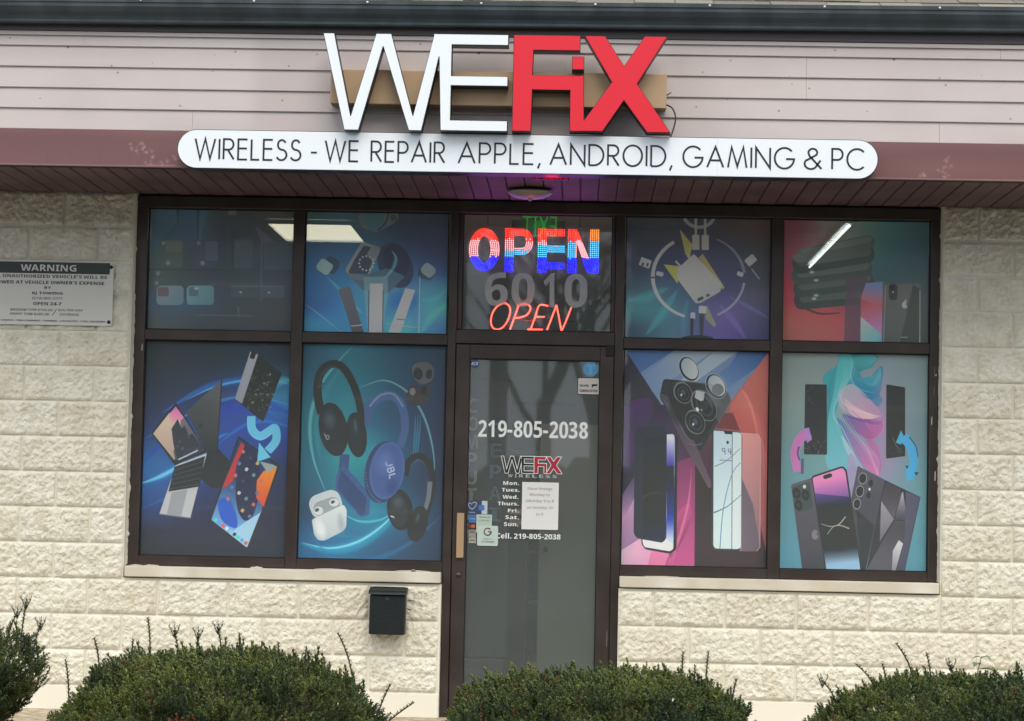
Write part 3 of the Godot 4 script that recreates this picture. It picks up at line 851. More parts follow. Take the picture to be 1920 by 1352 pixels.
func print_cases() -> ImageTexture:
	paper(440, Vector2(72, 52), Vector2(1535, 82), Vector2(38, 1290), [
		[62, 88, 98, 60, 88, 102, 56, 66, 76, 56, 64, 72, 62, 70, 72], [60, 84, 96, 56, 82, 98, 54, 62, 74, 56, 62, 74, 58, 68, 72],
		[62, 80, 86, 58, 68, 78, 56, 64, 74, 58, 68, 76, 56, 66, 74], [60, 72, 76, 56, 64, 72, 54, 62, 68, 56, 64, 70, 56, 64, 74],
		[56, 72, 80, 54, 66, 76, 54, 60, 70, 56, 64, 70, 56, 62, 72], [50, 70, 92, 50, 68, 88, 52, 62, 72, 54, 60, 66, 56, 60, 66], [54, 64, 72, 54, 62, 68, 54, 60, 64, 54, 58, 62, 56, 58, 62]])
	fill(P([72, 56, 330, 60, 345, 200, 150, 400, 60, 560]), c8(66, 100, 116), c8(60, 84, 104), Vector2(100, 80), Vector2(120, 500))
	fill(P([360, 62, 540, 66, 530, 380, 390, 380]), c8(60, 94, 116), c8(56, 78, 100), Vector2(450, 80), Vector2(450, 380))
	fill(P([570, 66, 655, 66, 600, 260, 575, 380, 565, 380]), c8(62, 96, 114))
	stroke(P([345, 60, 350, 210]), 14, 10, c8(46, 64, 76))
	stroke(P([555, 66, 545, 380]), 14, 10, c8(46, 62, 76))
	fill(rrect(290, 520, 220, 270, 16), c8(68, 80, 80))
	fill(rrect(310, 440, 170, 120, 30), c8(84, 92, 88))
	fill(rrect(620, 520, 220, 270, 16), c8(62, 68, 80))
	fill(rrect(690, 490, 130, 200, 20), c8(74, 80, 94))
	fill(rrect(1010, 520, 190, 290, 16), c8(66, 74, 82))
	fill(rrect(1360, 540, 280, 290, 16), c8(64, 74, 84))
	stroke(P([825, 200, 815, 640]), 12, 12, c8(50, 56, 64))
	stroke(P([905, 260, 905, 690]), 30, 24, c8(48, 56, 62))
	stroke(P([1195, 400, 1190, 1000]), 6, 6, c8(86, 92, 98))
	stroke(P([60, 678, 930, 690]), 8, 8, c8(42, 48, 54))
	fill(rounded([1130, 250, 1160, 250, 1320, 400, 1200, 420], 10), c8(82, 84, 98))
	fill(rrect(900, 96, 80, 60, 8), c8(88, 92, 92))
	for q in [[250, 610, 30], [600, 612, 28], [150, 716, 26], [136, 814, 24], [560, 410, 26], [205, 410, 24]]:
		soft_oval(q[0], q[1], q[2], q[2], 0, c8(130, 144, 140, 220))
	specks(110, 600, 230, 820, 40, c8(120, 134, 126, 120), 26)
	specks(930, 380, 1130, 560, 20, c8(120, 136, 130, 90), 30)
	fill(rrect(272, 940, 272, 196, 40), c8(104, 118, 128), c8(88, 106, 116), Vector2(180, 860), Vector2(340, 1030))
	fill(rrect(578, 940, 276, 196, 40), c8(94, 124, 130), c8(80, 108, 116), Vector2(480, 860), Vector2(640, 1030))
	fill(rrect(204, 904, 110, 92, 20), c8(88, 78, 86))
	fill(rrect(510, 904, 96, 92, 20), c8(70, 92, 100))
	soft_oval(538, 872, 26, 14, 0, c8(190, 206, 208, 230))
	stroke(P([890, 850, 1420, 852]), 8, 8, c8(82, 92, 98))
	fill(rrect(1030, 910, 280, 110, 14), c8(62, 70, 76))
	fill(rrect(1300, 910, 250, 110, 14), c8(66, 74, 84))
	for q in [[985, 910], [1270, 914]]:
		soft_oval(q[0], q[1], 16, 12, 0, c8(170, 180, 184, 220))
	stroke(P([540, 1140, 1100, 1150]), 16, 16, c8(68, 72, 76))
	stroke(P([960, 1060, 965, 1160]), 16, 10, c8(76, 80, 86))
	return printed(UPPER_GAIN, UPPER_LESS)

func print_watches() -> ImageTexture:
	paper(440, Vector2(78, 60), Vector2(1530, 85), Vector2(48, 1290), [
		[56, 90, 100, 60, 92, 104, 52, 76, 90, 48, 64, 84, 46, 62, 84], [52, 82, 106, 54, 88, 110, 54, 84, 106, 50, 66, 92, 48, 60, 88],
		[48, 84, 114, 50, 86, 116, 56, 92, 114, 54, 74, 106, 50, 62, 94], [48, 90, 124, 52, 98, 130, 64, 112, 134, 62, 96, 124, 56, 82, 116],
		[48, 90, 128, 58, 108, 142, 72, 122, 146, 70, 112, 140, 70, 118, 136], [46, 88, 128, 58, 110, 150, 66, 118, 150, 60, 106, 140, 76, 132, 140], [58, 116, 148, 58, 112, 152, 70, 126, 156, 80, 140, 156, 66, 108, 150]])
	streak([60, 1000, 200, 1100, 440, 1290], 14, c8(140, 180, 200), 0.7)
	streak([280, 720, 420, 860, 560, 1010, 650, 1100], 60, c8(100, 165, 175), 0.5)
	streak([1230, 960, 1380, 950, 1500, 840], 70, c8(80, 150, 150), 0.5)
	streak([860, 1190, 1050, 1220, 1230, 1240], 16, c8(150, 195, 200), 0.6)
	streak([1240, 1290, 1330, 1150, 1500, 1000], 120, c8(96, 165, 145), 0.5)
	soft_oval(1070, 960, 170, 110, 0, c8(40, 90, 140, 200))
	# round watch behind
	fill(oval(980, 610, 170, 240, -24), c8(50, 56, 78))
	fill(oval(990, 560, 130, 170, -24), c8(40, 46, 66))
	fill(rounded([540, 740, 900, 640, 1080, 720, 900, 900, 640, 860], 50), c8(70, 90, 106))
	streak([940, 460, 985, 540, 950, 650, 860, 750], 50, c8(110, 160, 176), 0.8)
	fill(P([600, 120, 640, 66, 1000, 75, 1012, 130, 960, 190, 790, 280, 640, 230]), c8(92, 102, 108))
	fill(P([650, 75, 880, 75, 860, 180, 800, 260, 700, 240, 650, 170]), c8(70, 104, 116))
	stroke(smooth(P([910, 75, 880, 180, 800, 260])), 14, 14, c8(48, 62, 74))
	fill(oval(960, 130, 36, 34), c8(66, 78, 88))
	# square watch
	fill(rounded([640, 370, 830, 430, 720, 700, 480, 690, 470, 650], 60), c8(120, 126, 126))
	fill(rounded([660, 410, 790, 440, 700, 700, 500, 690, 560, 560], 40), c8(58, 66, 78))
	fill(rounded([740, 410, 830, 440, 810, 510, 740, 560, 690, 500], 26), c8(104, 112, 116))
	for k in 12:
		var a := TAU * k / 12.0
		fill(oval(685 + 74 * cos(a), 590 + 72 * sin(a), 10, 10), c8(200, 206, 206))
	fill(rounded([480, 690, 720, 720, 660, 770, 530, 740], 12), c8(96, 104, 106))
	# small watch heads
	fill(rrect(330, 610, 150, 160, 50, 30), c8(46, 62, 80))
	fill(rrect(262, 626, 150, 130, 36, 34), c8(126, 152, 160))
	fill(rrect(1290, 690, 160, 130, 46, 20), c8(52, 66, 80))
	fill(rrect(1312, 660, 140, 120, 40, 40), c8(120, 132, 136))
	# straps
	fill(P([400, 850, 520, 825, 660, 1290, 545, 1290, 480, 1080]), c8(88, 90, 96), c8(72, 74, 80), Vector2(450, 850), Vector2(600, 1280))
	fill(P([660, 730, 900, 720, 905, 900, 850, 1290, 700, 1290, 664, 880]), c8(112, 140, 142, 150))
	fill(P([722, 795, 852, 795, 846, 1290, 710, 1290]), c8(178, 172, 170), c8(160, 156, 156), Vector2(780, 800), Vector2(780, 1280))
	stroke(P([712, 860, 706, 1280]), 10, 10, c8(56, 70, 80))
	stroke(P([856, 860, 850, 1280]), 10, 10, c8(60, 74, 84))
	fill(P([1080, 840, 1180, 860, 1030, 1290, 910, 1280, 1000, 1050]), c8(172, 168, 168), c8(190, 186, 182), Vector2(1100, 860), Vector2(980, 1280))
	for k in 22:
		var y := 810.0 + k * 22
		stroke(P([722, y, 850, y]), 4, 4, c8(130, 126, 128, 150))
		stroke(P([1082 - k * 7.5, y + 45, 1170 - k * 7, y + 62]), 3, 3, c8(120, 120, 126, 150))
		stroke(P([412 + k * 6.4, y + 56, 520 + k * 6.2, y + 34]), 3, 3, c8(60, 62, 70, 150))
	stroke(P([990, 1150, 1075, 1160]), 8, 8, c8(60, 72, 84))
	stroke(P([530, 1222, 640, 1212]), 10, 10, c8(150, 156, 156))
	stroke(P([1228, 720, 1216, 1290]), 8, 14, c8(130, 165, 168))
	fill(P([1236, 740, 1518, 720, 1508, 1300, 1225, 1295]), c8(90, 150, 160, 40))
	return printed(UPPER_GAIN, UPPER_LESS)

func print_chargers() -> ImageTexture:
	paper(440, Vector2(62, 90), Vector2(742, 100), Vector2(50, 655), [
		[50, 60, 72, 54, 60, 74, 54, 58, 74, 62, 56, 66, 76, 58, 62], [52, 58, 78, 54, 58, 82, 56, 60, 84, 58, 60, 80, 62, 62, 70],
		[52, 60, 80, 54, 60, 88, 60, 66, 88, 62, 64, 88, 66, 66, 76], [60, 84, 96, 64, 86, 104, 62, 74, 96, 66, 68, 98, 70, 70, 84],
		[62, 110, 116, 66, 104, 116, 70, 84, 108, 88, 80, 118, 74, 72, 98], [54, 76, 88, 70, 100, 112, 80, 84, 116, 86, 76, 122, 66, 64, 96]])
	streak([70, 480, 160, 460, 260, 420], 60, c8(80, 140, 144), 0.6)
	streak([150, 640, 230, 540, 300, 430], 50, c8(76, 140, 146), 0.6)
	streak([330, 655, 330, 560, 350, 470], 40, c8(70, 120, 134), 0.6)
	streak([620, 655, 560, 570, 500, 500], 40, c8(110, 96, 150), 0.6)
	streak([730, 560, 640, 510, 540, 460], 26, c8(100, 96, 140), 0.6)
	# cables in a ring
	stroke(arc(400, 370, 215, 190, 238, 180, 16), 16, 18, c8(150, 156, 164))
	stroke(arc(400, 370, 215, 190, 178, 108, 16), 18, 12, c8(160, 164, 170))
	stroke(arc(400, 370, 215, 190, 66, 8, 16), 10, 12, c8(120, 124, 138))
	stroke(arc(400, 370, 215, 190, -6, -66, 16), 16, 8, c8(104, 108, 124))
	stroke(arc(404, 80, 72, 60, 170, 10, 14), 16, 16, c8(130, 134, 140))
	for x in [388, 432]:
		stroke(P([x, 92, x, 185]), 12, 12, c8(140, 142, 140))
		fill(rrect(x, 210, 34, 70, 5), c8(150, 152, 148))
	# wall charger broken out of yellow shapes
	fill(P([312, 148, 372, 222, 356, 290, 338, 262]), c8(160, 150, 96))
	fill(P([236, 312, 330, 322, 300, 400]), c8(168, 156, 92))
	fill(P([420, 262, 522, 418, 512, 428, 400, 280]), c8(140, 132, 92))
	fill(P([438, 500, 482, 590, 470, 600, 430, 560]), c8(120, 118, 104))
	fill(rounded([378, 262, 512, 404, 500, 438, 404, 492, 384, 490, 298, 376, 304, 330], 18), c8(160, 160, 154), c8(138, 140, 140), Vector2(360, 290), Vector2(430, 480))
	stroke(P([292, 296, 316, 322]), 10, 10, c8(150, 148, 140))
	stroke(P([345, 262, 366, 292]), 10, 10, c8(150, 148, 140))
	fill(rrect(408, 470, 30, 14, 3, -26), c8(60, 62, 66))
	fill(rrect(443, 454, 18, 12, 3, -26), c8(70, 72, 76))
	# plug ends
	for q in [[150, 305, 52, 40, 20], [645, 292, 50, 38, -40], [595, 356, 30, 20, 20], [218, 356, 34, 20, 15], [418, 520, 36, 34, 5], [372, 548, 22, 30, 0]]:
		fill(rrect(q[0], q[1], q[2], q[3], 5, q[4]), c8(152, 156, 160))
	fill(rrect(138, 312, 12, 16, 2, 20), c8(70, 76, 84))
	fill(rrect(160, 314, 10, 16, 2, 20), c8(70, 76, 84))
	stroke(P([648, 330, 686, 380]), 5, 5, c8(130, 136, 146))
	stroke(P([368, 560, 366, 640]), 16, 14, c8(46, 48, 54))
	stroke(P([414, 540, 412, 640]), 24, 14, c8(52, 54, 58))
	fill(oval(392, 656, 78, 18), c8(36, 38, 42))
	return printed(UPPER_GAIN, UPPER_LESS)

func print_red() -> ImageTexture:
	paper(440, Vector2(795, 105), Vector2(1482, 108), Vector2(788, 678), [
		[112, 62, 76, 110, 100, 98, 92, 110, 106, 66, 106, 108, 56, 92, 98], [122, 66, 82, 116, 96, 100, 88, 110, 108, 58, 96, 100, 52, 82, 92],
		[124, 60, 78, 110, 72, 86, 80, 96, 100, 60, 88, 94, 56, 78, 88], [132, 56, 72, 104, 60, 72, 78, 80, 84, 62, 78, 84, 56, 74, 82],
		[148, 60, 72, 130, 60, 70, 100, 66, 76, 70, 74, 80, 58, 72, 78], [156, 78, 76, 148, 74, 78, 122, 70, 78, 80, 74, 78, 60, 70, 74], [154, 86, 82, 152, 84, 82, 140, 76, 80, 90, 74, 76, 62, 68, 70]])
	# a stack of dark phone cases
	for q in [[1030, 470, 185, 60, -6, 62], [1030, 410, 190, 56, -8, 66], [1024, 350, 190, 60, -8, 72], [1030, 290, 195, 62, -10, 66], [1040, 240, 190, 44, -12, 84]]:
		fill(rrect(q[0], q[1], q[2] * 2, q[3] * 1.4, 36, q[4]), c8(q[5] - 10, q[5], q[5] - 2))
		fill(rrect(q[0] + 6, q[1] - 12, q[2] * 1.8, q[3] * 0.7, 24, q[4]), c8(q[5] + 8, q[5] + 16, q[5] + 14))
	fill(P([830, 280, 900, 255, 1000, 250, 960, 300, 860, 310]), c8(88, 92, 90))
	stroke(smooth(P([850, 480, 900, 520, 970, 545, 1060, 540])), 14, 6, c8(64, 52, 58))
	for q in [[950, 390], [950, 460], [930, 352], [940, 476]]:
		soft_oval(q[0], q[1], 14, 8, 0, c8(180, 182, 180, 230))
	fill(rounded([1090, 375, 1190, 370, 1160, 690, 1080, 690], 16), c8(78, 62, 76, 190))
	# white phone edge and a grey phone
	fill(P([1182, 400, 1262, 392, 1262, 690, 1156, 690, 1160, 470]), c8(96, 116, 150), c8(150, 84, 92), Vector2(1210, 400), Vector2(1200, 500))
	fill(P([1160, 470, 1258, 520, 1258, 640, 1160, 560]), c8(176, 76, 78), c8(176, 110, 150), Vector2(1180, 480), Vector2(1230, 620))
	fill(P([1158, 556, 1258, 640, 1258, 690, 1156, 690]), c8(150, 190, 206), c8(90, 130, 180), Vector2(1170, 580), Vector2(1250, 680))
	fill(rounded([1262, 404, 1440, 398, 1442, 700, 1256, 700], 18), c8(84, 84, 84), c8(70, 72, 72), Vector2(1300, 420), Vector2(1400, 680))
	fill(P([1404, 404, 1440, 430, 1440, 690, 1338, 690]), c8(52, 54, 54))
	fill(rrect(1310, 440, 40, 76, 14), c8(46, 48, 50))
	for y in [420, 458]:
		fill(oval(1306, y, 11, 12), c8(22, 24, 26))
	fill(oval(1310, 440, 4, 4), c8(200, 200, 196))
	fill(oval(1364, 500, 13, 16), c8(168, 168, 164))
	fill(oval(1377, 496, 6, 8), c8(72, 74, 74))
	fill(oval(1368, 480, 5, 6, 30), c8(168, 168, 164))
	stroke(P([1276, 410, 1264, 690]), 5, 5, c8(110, 112, 112))
	stroke(P([1436, 430, 1434, 690]), 5, 5, c8(140, 142, 142))
	stroke(P([1346, 650, 1378, 650]), 5, 5, c8(120, 120, 120))
	return printed(UPPER_GAIN, UPPER_LESS)

# ---------------------------------------------------------------- split-face concrete block
var block_noise := FastNoiseLite.new()

func block_mesh(width: float, height: float, pick: int) -> ArrayMesh:
	var nx := int(width / 0.0115)
	var ny := int(height / 0.0115)
	var st := begin(true)
	var g: Array = []
	for j in ny + 1:
		for i in nx + 1:
			var u := float(i) / nx
			var v := float(j) / ny
			var x := (u - 0.5) * width
			var y := v * height
			var e := minf(minf(u, 1.0 - u) * width, minf(v, 1.0 - v) * height)
			var rise := smoothstep(-0.004, 0.013, e)
			var q := Vector3(x * 1.0 + pick * 3.7, y * 1.6, 0.0)
			var z := 0.011 + 0.010 * block_noise.get_noise_3dv(q * 22.0) + 0.013 * absf(block_noise.get_noise_3dv(q * 48.0 + Vector3(9, 4, 2))) + 0.009 * block_noise.get_noise_3dv(q * 95.0)
			g.append(Vector3(x, y, clampf(z, -0.002, 0.04) * rise + 0.001))
	for j in ny:
		for i in nx:
			var a: Vector3 = g[j * (nx + 1) + i]
			var b: Vector3 = g[j * (nx + 1) + i + 1]
			var c: Vector3 = g[(j + 1) * (nx + 1) + i + 1]
			var d: Vector3 = g[(j + 1) * (nx + 1) + i]
			quad(st, a, b, c, d)
	st.set_smooth_group(-1)
	var w := width / 2.0
	for q in [[Vector3(-w, 0, 0.001), Vector3(w, 0, 0.001)], [Vector3(w, 0, 0.001), Vector3(w, height, 0.001)], [Vector3(w, height, 0.001), Vector3(-w, height, 0.001)], [Vector3(-w, height, 0.001), Vector3(-w, 0, 0.001)]]:
		var back := Vector3(0, 0, -0.03)
		quad(st, q[0] + back, q[1] + back, q[1], q[0])
	st.generate_normals()
	return st.commit()

# ---------------------------------------------------------------- plants
func sprig_mesh(length: float, needles: int, reach: float, width: float) -> ArrayMesh:
	var st := begin()
	var r := RandomNumberGenerator.new()
	r.seed = 77 + needles
	tube(st, PackedVector3Array([Vector3.ZERO, Vector3(0.002, length * 0.5, 0), Vector3(0, length, 0.002)]), 0.0022, 0.0012, 4)
	for k in needles:
		var t := lerpf(0.12, 1.0, float(k) / (needles - 1))
		var a := k * 2.399 + r.randf_range(-0.3, 0.3)
		var lift := lerpf(0.35, 1.1, t) + r.randf_range(-0.2, 0.2)
		var d := Vector3(cos(a) * cos(lift), sin(lift), sin(a) * cos(lift))
		var o := Vector3(0, length * t, 0)
		var side := d.cross(Vector3(r.randf_range(-1, 1), 1.2, r.randf_range(-1, 1))).normalized() * width / 2.0
		var l := reach * r.randf_range(0.75, 1.1) * lerpf(1.0, 0.7, t)
		var m := o + d * l * 0.55
		var e := o + d * l
		for v in [o, m - side, m + side, m - side, e, m + side]:
			st.add_vertex(v)
	st.generate_normals()
	return st.commit()

func bush(label: String, at: Vector3, rad: Vector3, count: int, shoots: Array, pick: int, dead: Array) -> Node3D:
	var t := thing("yew_bush", label, "bush", at, "clipped yew bushes in front of the shop")
	var r := RandomNumberGenerator.new()
	r.seed = 500 + pick
	var lump := FastNoiseLite.new()
	lump.seed = 40 + pick
	var surf := func(d: Vector3) -> Vector3:
		var e := 2.7
		var s := pow(pow(absf(d.x), e) + pow(absf(d.y), e) + pow(absf(d.z), e), -1.0 / e)
		var k := 1.0 + 0.11 * lump.get_noise_3dv(d * 150.0) + 0.10 * lump.get_noise_3dv(d * 420.0) + 0.05 * lump.get_noise_3dv(d * 1100.0)
		var q: Vector3 = d * s * rad * k
		if pick == 1:
			var tuck := lerpf(0.62, 1.0, clampf((q.y - 0.08) / 0.36, 0.0, 1.0))
			q.x *= tuck
			q.z *= tuck
		return q
	# the dark twiggy inside
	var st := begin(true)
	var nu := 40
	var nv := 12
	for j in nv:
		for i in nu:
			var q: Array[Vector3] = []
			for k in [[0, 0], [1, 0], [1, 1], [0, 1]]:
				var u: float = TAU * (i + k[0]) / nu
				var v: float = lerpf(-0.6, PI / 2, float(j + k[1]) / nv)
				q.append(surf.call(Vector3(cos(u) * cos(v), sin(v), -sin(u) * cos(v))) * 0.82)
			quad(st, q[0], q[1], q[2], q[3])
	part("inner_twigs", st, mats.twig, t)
	var stem := begin(true)
	for k in 5:
		var a := TAU * k / 5.0
		tube(stem, PackedVector3Array([Vector3(cos(a) * 0.05, -0.02, sin(a) * 0.05), Vector3(cos(a) * 0.2, rad.y * 0.4, sin(a) * 0.2), Vector3(cos(a) * 0.45, rad.y * 0.75, sin(a) * 0.4)]), 0.018, 0.006, 6)
	part("stem", stem, mats.bark, t)
	var mm := MultiMesh.new()
	mm.transform_format = MultiMesh.TRANSFORM_3D
	mm.use_colors = true
	mm.mesh = sprig
	mm.instance_count = count
	for k in count:
		var d := Vector3(r.randfn(), absf(r.randfn()) - 0.3, r.randfn() + 0.35).normalized()
		var p: Vector3 = surf.call(d)
		var out := (p / (rad * rad)).normalized()
		var deep := r.randf() * r.randf()
		p *= 1.0 - deep * 0.17 - 0.01
		var up := (out * 1.0 + Vector3(0, 0.35, 0) + Vector3(r.randf_range(-1, 1), r.randf_range(-0.8, 0.8), r.randf_range(-1, 1)) * 0.75).normalized()
		var bs: Basis = Basis(Quaternion(Vector3.UP, up)) * Basis(Vector3.UP, r.randf() * TAU)
		var s := r.randf_range(0.7, 1.35)
		if p.y > rad.y * 0.6 and r.randf() < 0.08:
			s *= r.randf_range(1.3, 2.0)
			bs = Basis(Quaternion(Vector3.UP, (Vector3.UP + out * 0.3 + Vector3(r.randf_range(-0.4, 0.4), 0, r.randf_range(-0.4, 0.4))).normalized()))
		mm.set_instance_transform(k, Transform3D(bs.scaled(Vector3.ONE * s), p))
		var mix := clampf(0.5 + 0.9 * lump.get_noise_3dv(p * 260.0) + r.randf_range(-0.3, 0.3), 0.0, 1.0)
		var col := Color(0.017, 0.04, 0.013).lerp(Color(0.15, 0.178, 0.036), pow(mix, 1.2))
		if r.randf() < 0.02:
			col = Color(0.14, 0.075, 0.03)
		for q in dead:
			if p.distance_to(q) < 0.07 and r.randf() < 0.8:
				col = Color(0.22, 0.07, 0.028)
		mm.set_instance_color(k, col)
	var o := MultiMeshInstance3D.new()
	o.multimesh = mm
	o.material_override = mats.needle
	o.name = "foliage"
	o.set_meta("kind", "stuff")
	t.add_child(o, true)
	# long shoots that the shears missed
	for s in shoots:
		var sh := begin()
		var off := minf(absf(s[0] / rad.x), 0.97)
		var base := Vector3(clampf(s[0], -0.97 * rad.x, 0.97 * rad.x), rad.y * pow(1.0 - pow(off, 2.7), 1.0 / 2.7) * 0.9, 0.1)
		var tip := Vector3(s[0] + s[2], s[1], base.z + 0.02)
		var ctl := Vector3(s[0] + s[2] * 0.2, lerpf(base.y, tip.y, 0.6), base.z)
		var pts := PackedVector3Array()
		for k in 9:
			pts.append(base.bezier_interpolate(ctl, ctl.lerp(tip, 0.4), tip, k / 8.0))
		tube(sh, pts, 0.0042, 0.0026, 5)
		var n := int(base.distance_to(tip) / 0.0035) + 6
		for k in n:
			var f := float(k) / n
			var i := mini(int(f * 8), 7)
			var c := pts[i].lerp(pts[i + 1], f * 8 - i)
			var a := k * 2.4
			var dd := Vector3(cos(a), 0.7, sin(a)).normalized()
			var l := 0.021 * lerpf(1.0, 0.8, f) * r.randf_range(0.8, 1.2)
			var side: Vector3 = dd.cross(Vector3.UP).normalized() * 0.0034
			for v in [c, c + dd * l * 0.5 - side, c + dd * l * 0.5 + side, c + dd * l * 0.5 - side, c + dd * l, c + dd * l * 0.5 + side]:
				sh.add_vertex(v)
		if s.size() > 4:
			# a bunch of side twigs at the tip
			for k in s[4]:
				var a2: float = TAU * k / s[4] + 0.4
				var e := tip + Vector3(cos(a2) * 0.026, 0.022, sin(a2) * 0.02)
				tube(sh, PackedVector3Array([tip - Vector3(0, 0.03, 0), e]), 0.002, 0.0015, 4)
				for m in 16:
					var b := m * 2.4
					var d3 := Vector3(cos(b), 0.8, sin(b)).normalized()
					var c2 := (tip - Vector3(0, 0.03, 0)).lerp(e, m / 15.0)
					var sd := d3.cross(Vector3.UP).normalized() * 0.003
					for v in [c2, c2 + d3 * 0.010 - sd, c2 + d3 * 0.010 + sd, c2 + d3 * 0.010 - sd, c2 + d3 * 0.019, c2 + d3 * 0.010 + sd]:
						sh.add_vertex(v)
		part("shoot", sh, mats.shoot, t)
	return t

func limb(st: SurfaceTool, from: Vector3, dir: Vector3, length: float, r: float, depth: int, g: RandomNumberGenerator) -> void:
	var pts := PackedVector3Array([from])
	var p := from
	var d := dir
	for k in 3:
		d = (d + Vector3(g.randf_range(-1, 1), g.randf_range(-0.3, 0.6), g.randf_range(-1, 1)) * 0.16).normalized()
		p += d * length / 3.0
		pts.append(p)
	tube(st, pts, r, r * 0.62, 6 if depth > 1 else 4)
	if depth == 0:
		return
	for k in (4 if depth > 2 else 3):
		var a := g.randf() * TAU
		var nd := (d * 0.9 + Vector3(cos(a), g.randf_range(-0.1, 0.7), sin(a)) * g.randf_range(0.5, 0.9)).normalized()
		limb(st, pts[3].lerp(pts[2], g.randf_range(0.0, 0.7)), nd, length * g.randf_range(0.55, 0.8), r * 0.55, depth - 1, g)

func bare_tree(label: String, at: Vector3, height: float, pick: int) -> void:
	var t := thing("bare_tree", label, "tree", at, "leafless trees across the lot")
	var g := RandomNumberGenerator.new()
	g.seed = pick
	var st := begin(true)
	tube(st, PackedVector3Array([Vector3(0, -0.1, 0), Vector3(0.03, height * 0.2, 0), Vector3(0.0, height * 0.42, 0.04)]), height * 0.026, height * 0.018, 10)
	part("trunk", st, mats.bark, t)
	var br := begin(true)
	for k in 5:
		var a := TAU * k / 5.0 + g.randf()
		limb(br, Vector3(0, height * g.randf_range(0.3, 0.42), 0.03), Vector3(cos(a) * 0.6, 1.0, sin(a) * 0.6).normalized(), height * 0.26, height * 0.010, 3, g)
	part("branches", br, mats.bark, t)

func lathe(st: SurfaceTool, prof: PackedVector2Array, sides := 32) -> void:
	for k in prof.size() - 1:
		for s in sides:
			var a0 := TAU * s / sides
			var a1 := TAU * (s + 1) / sides
			var p := prof[k]
			var q := prof[k + 1]
			quad(st, Vector3(p.x * cos(a0), p.y, -p.x * sin(a0)), Vector3(p.x * cos(a1), p.y, -p.x * sin(a1)), Vector3(q.x * cos(a1), q.y, -q.x * sin(a1)), Vector3(q.x * cos(a0), q.y, -q.x * sin(a0)))

var mats := {}
var sprig: ArrayMesh

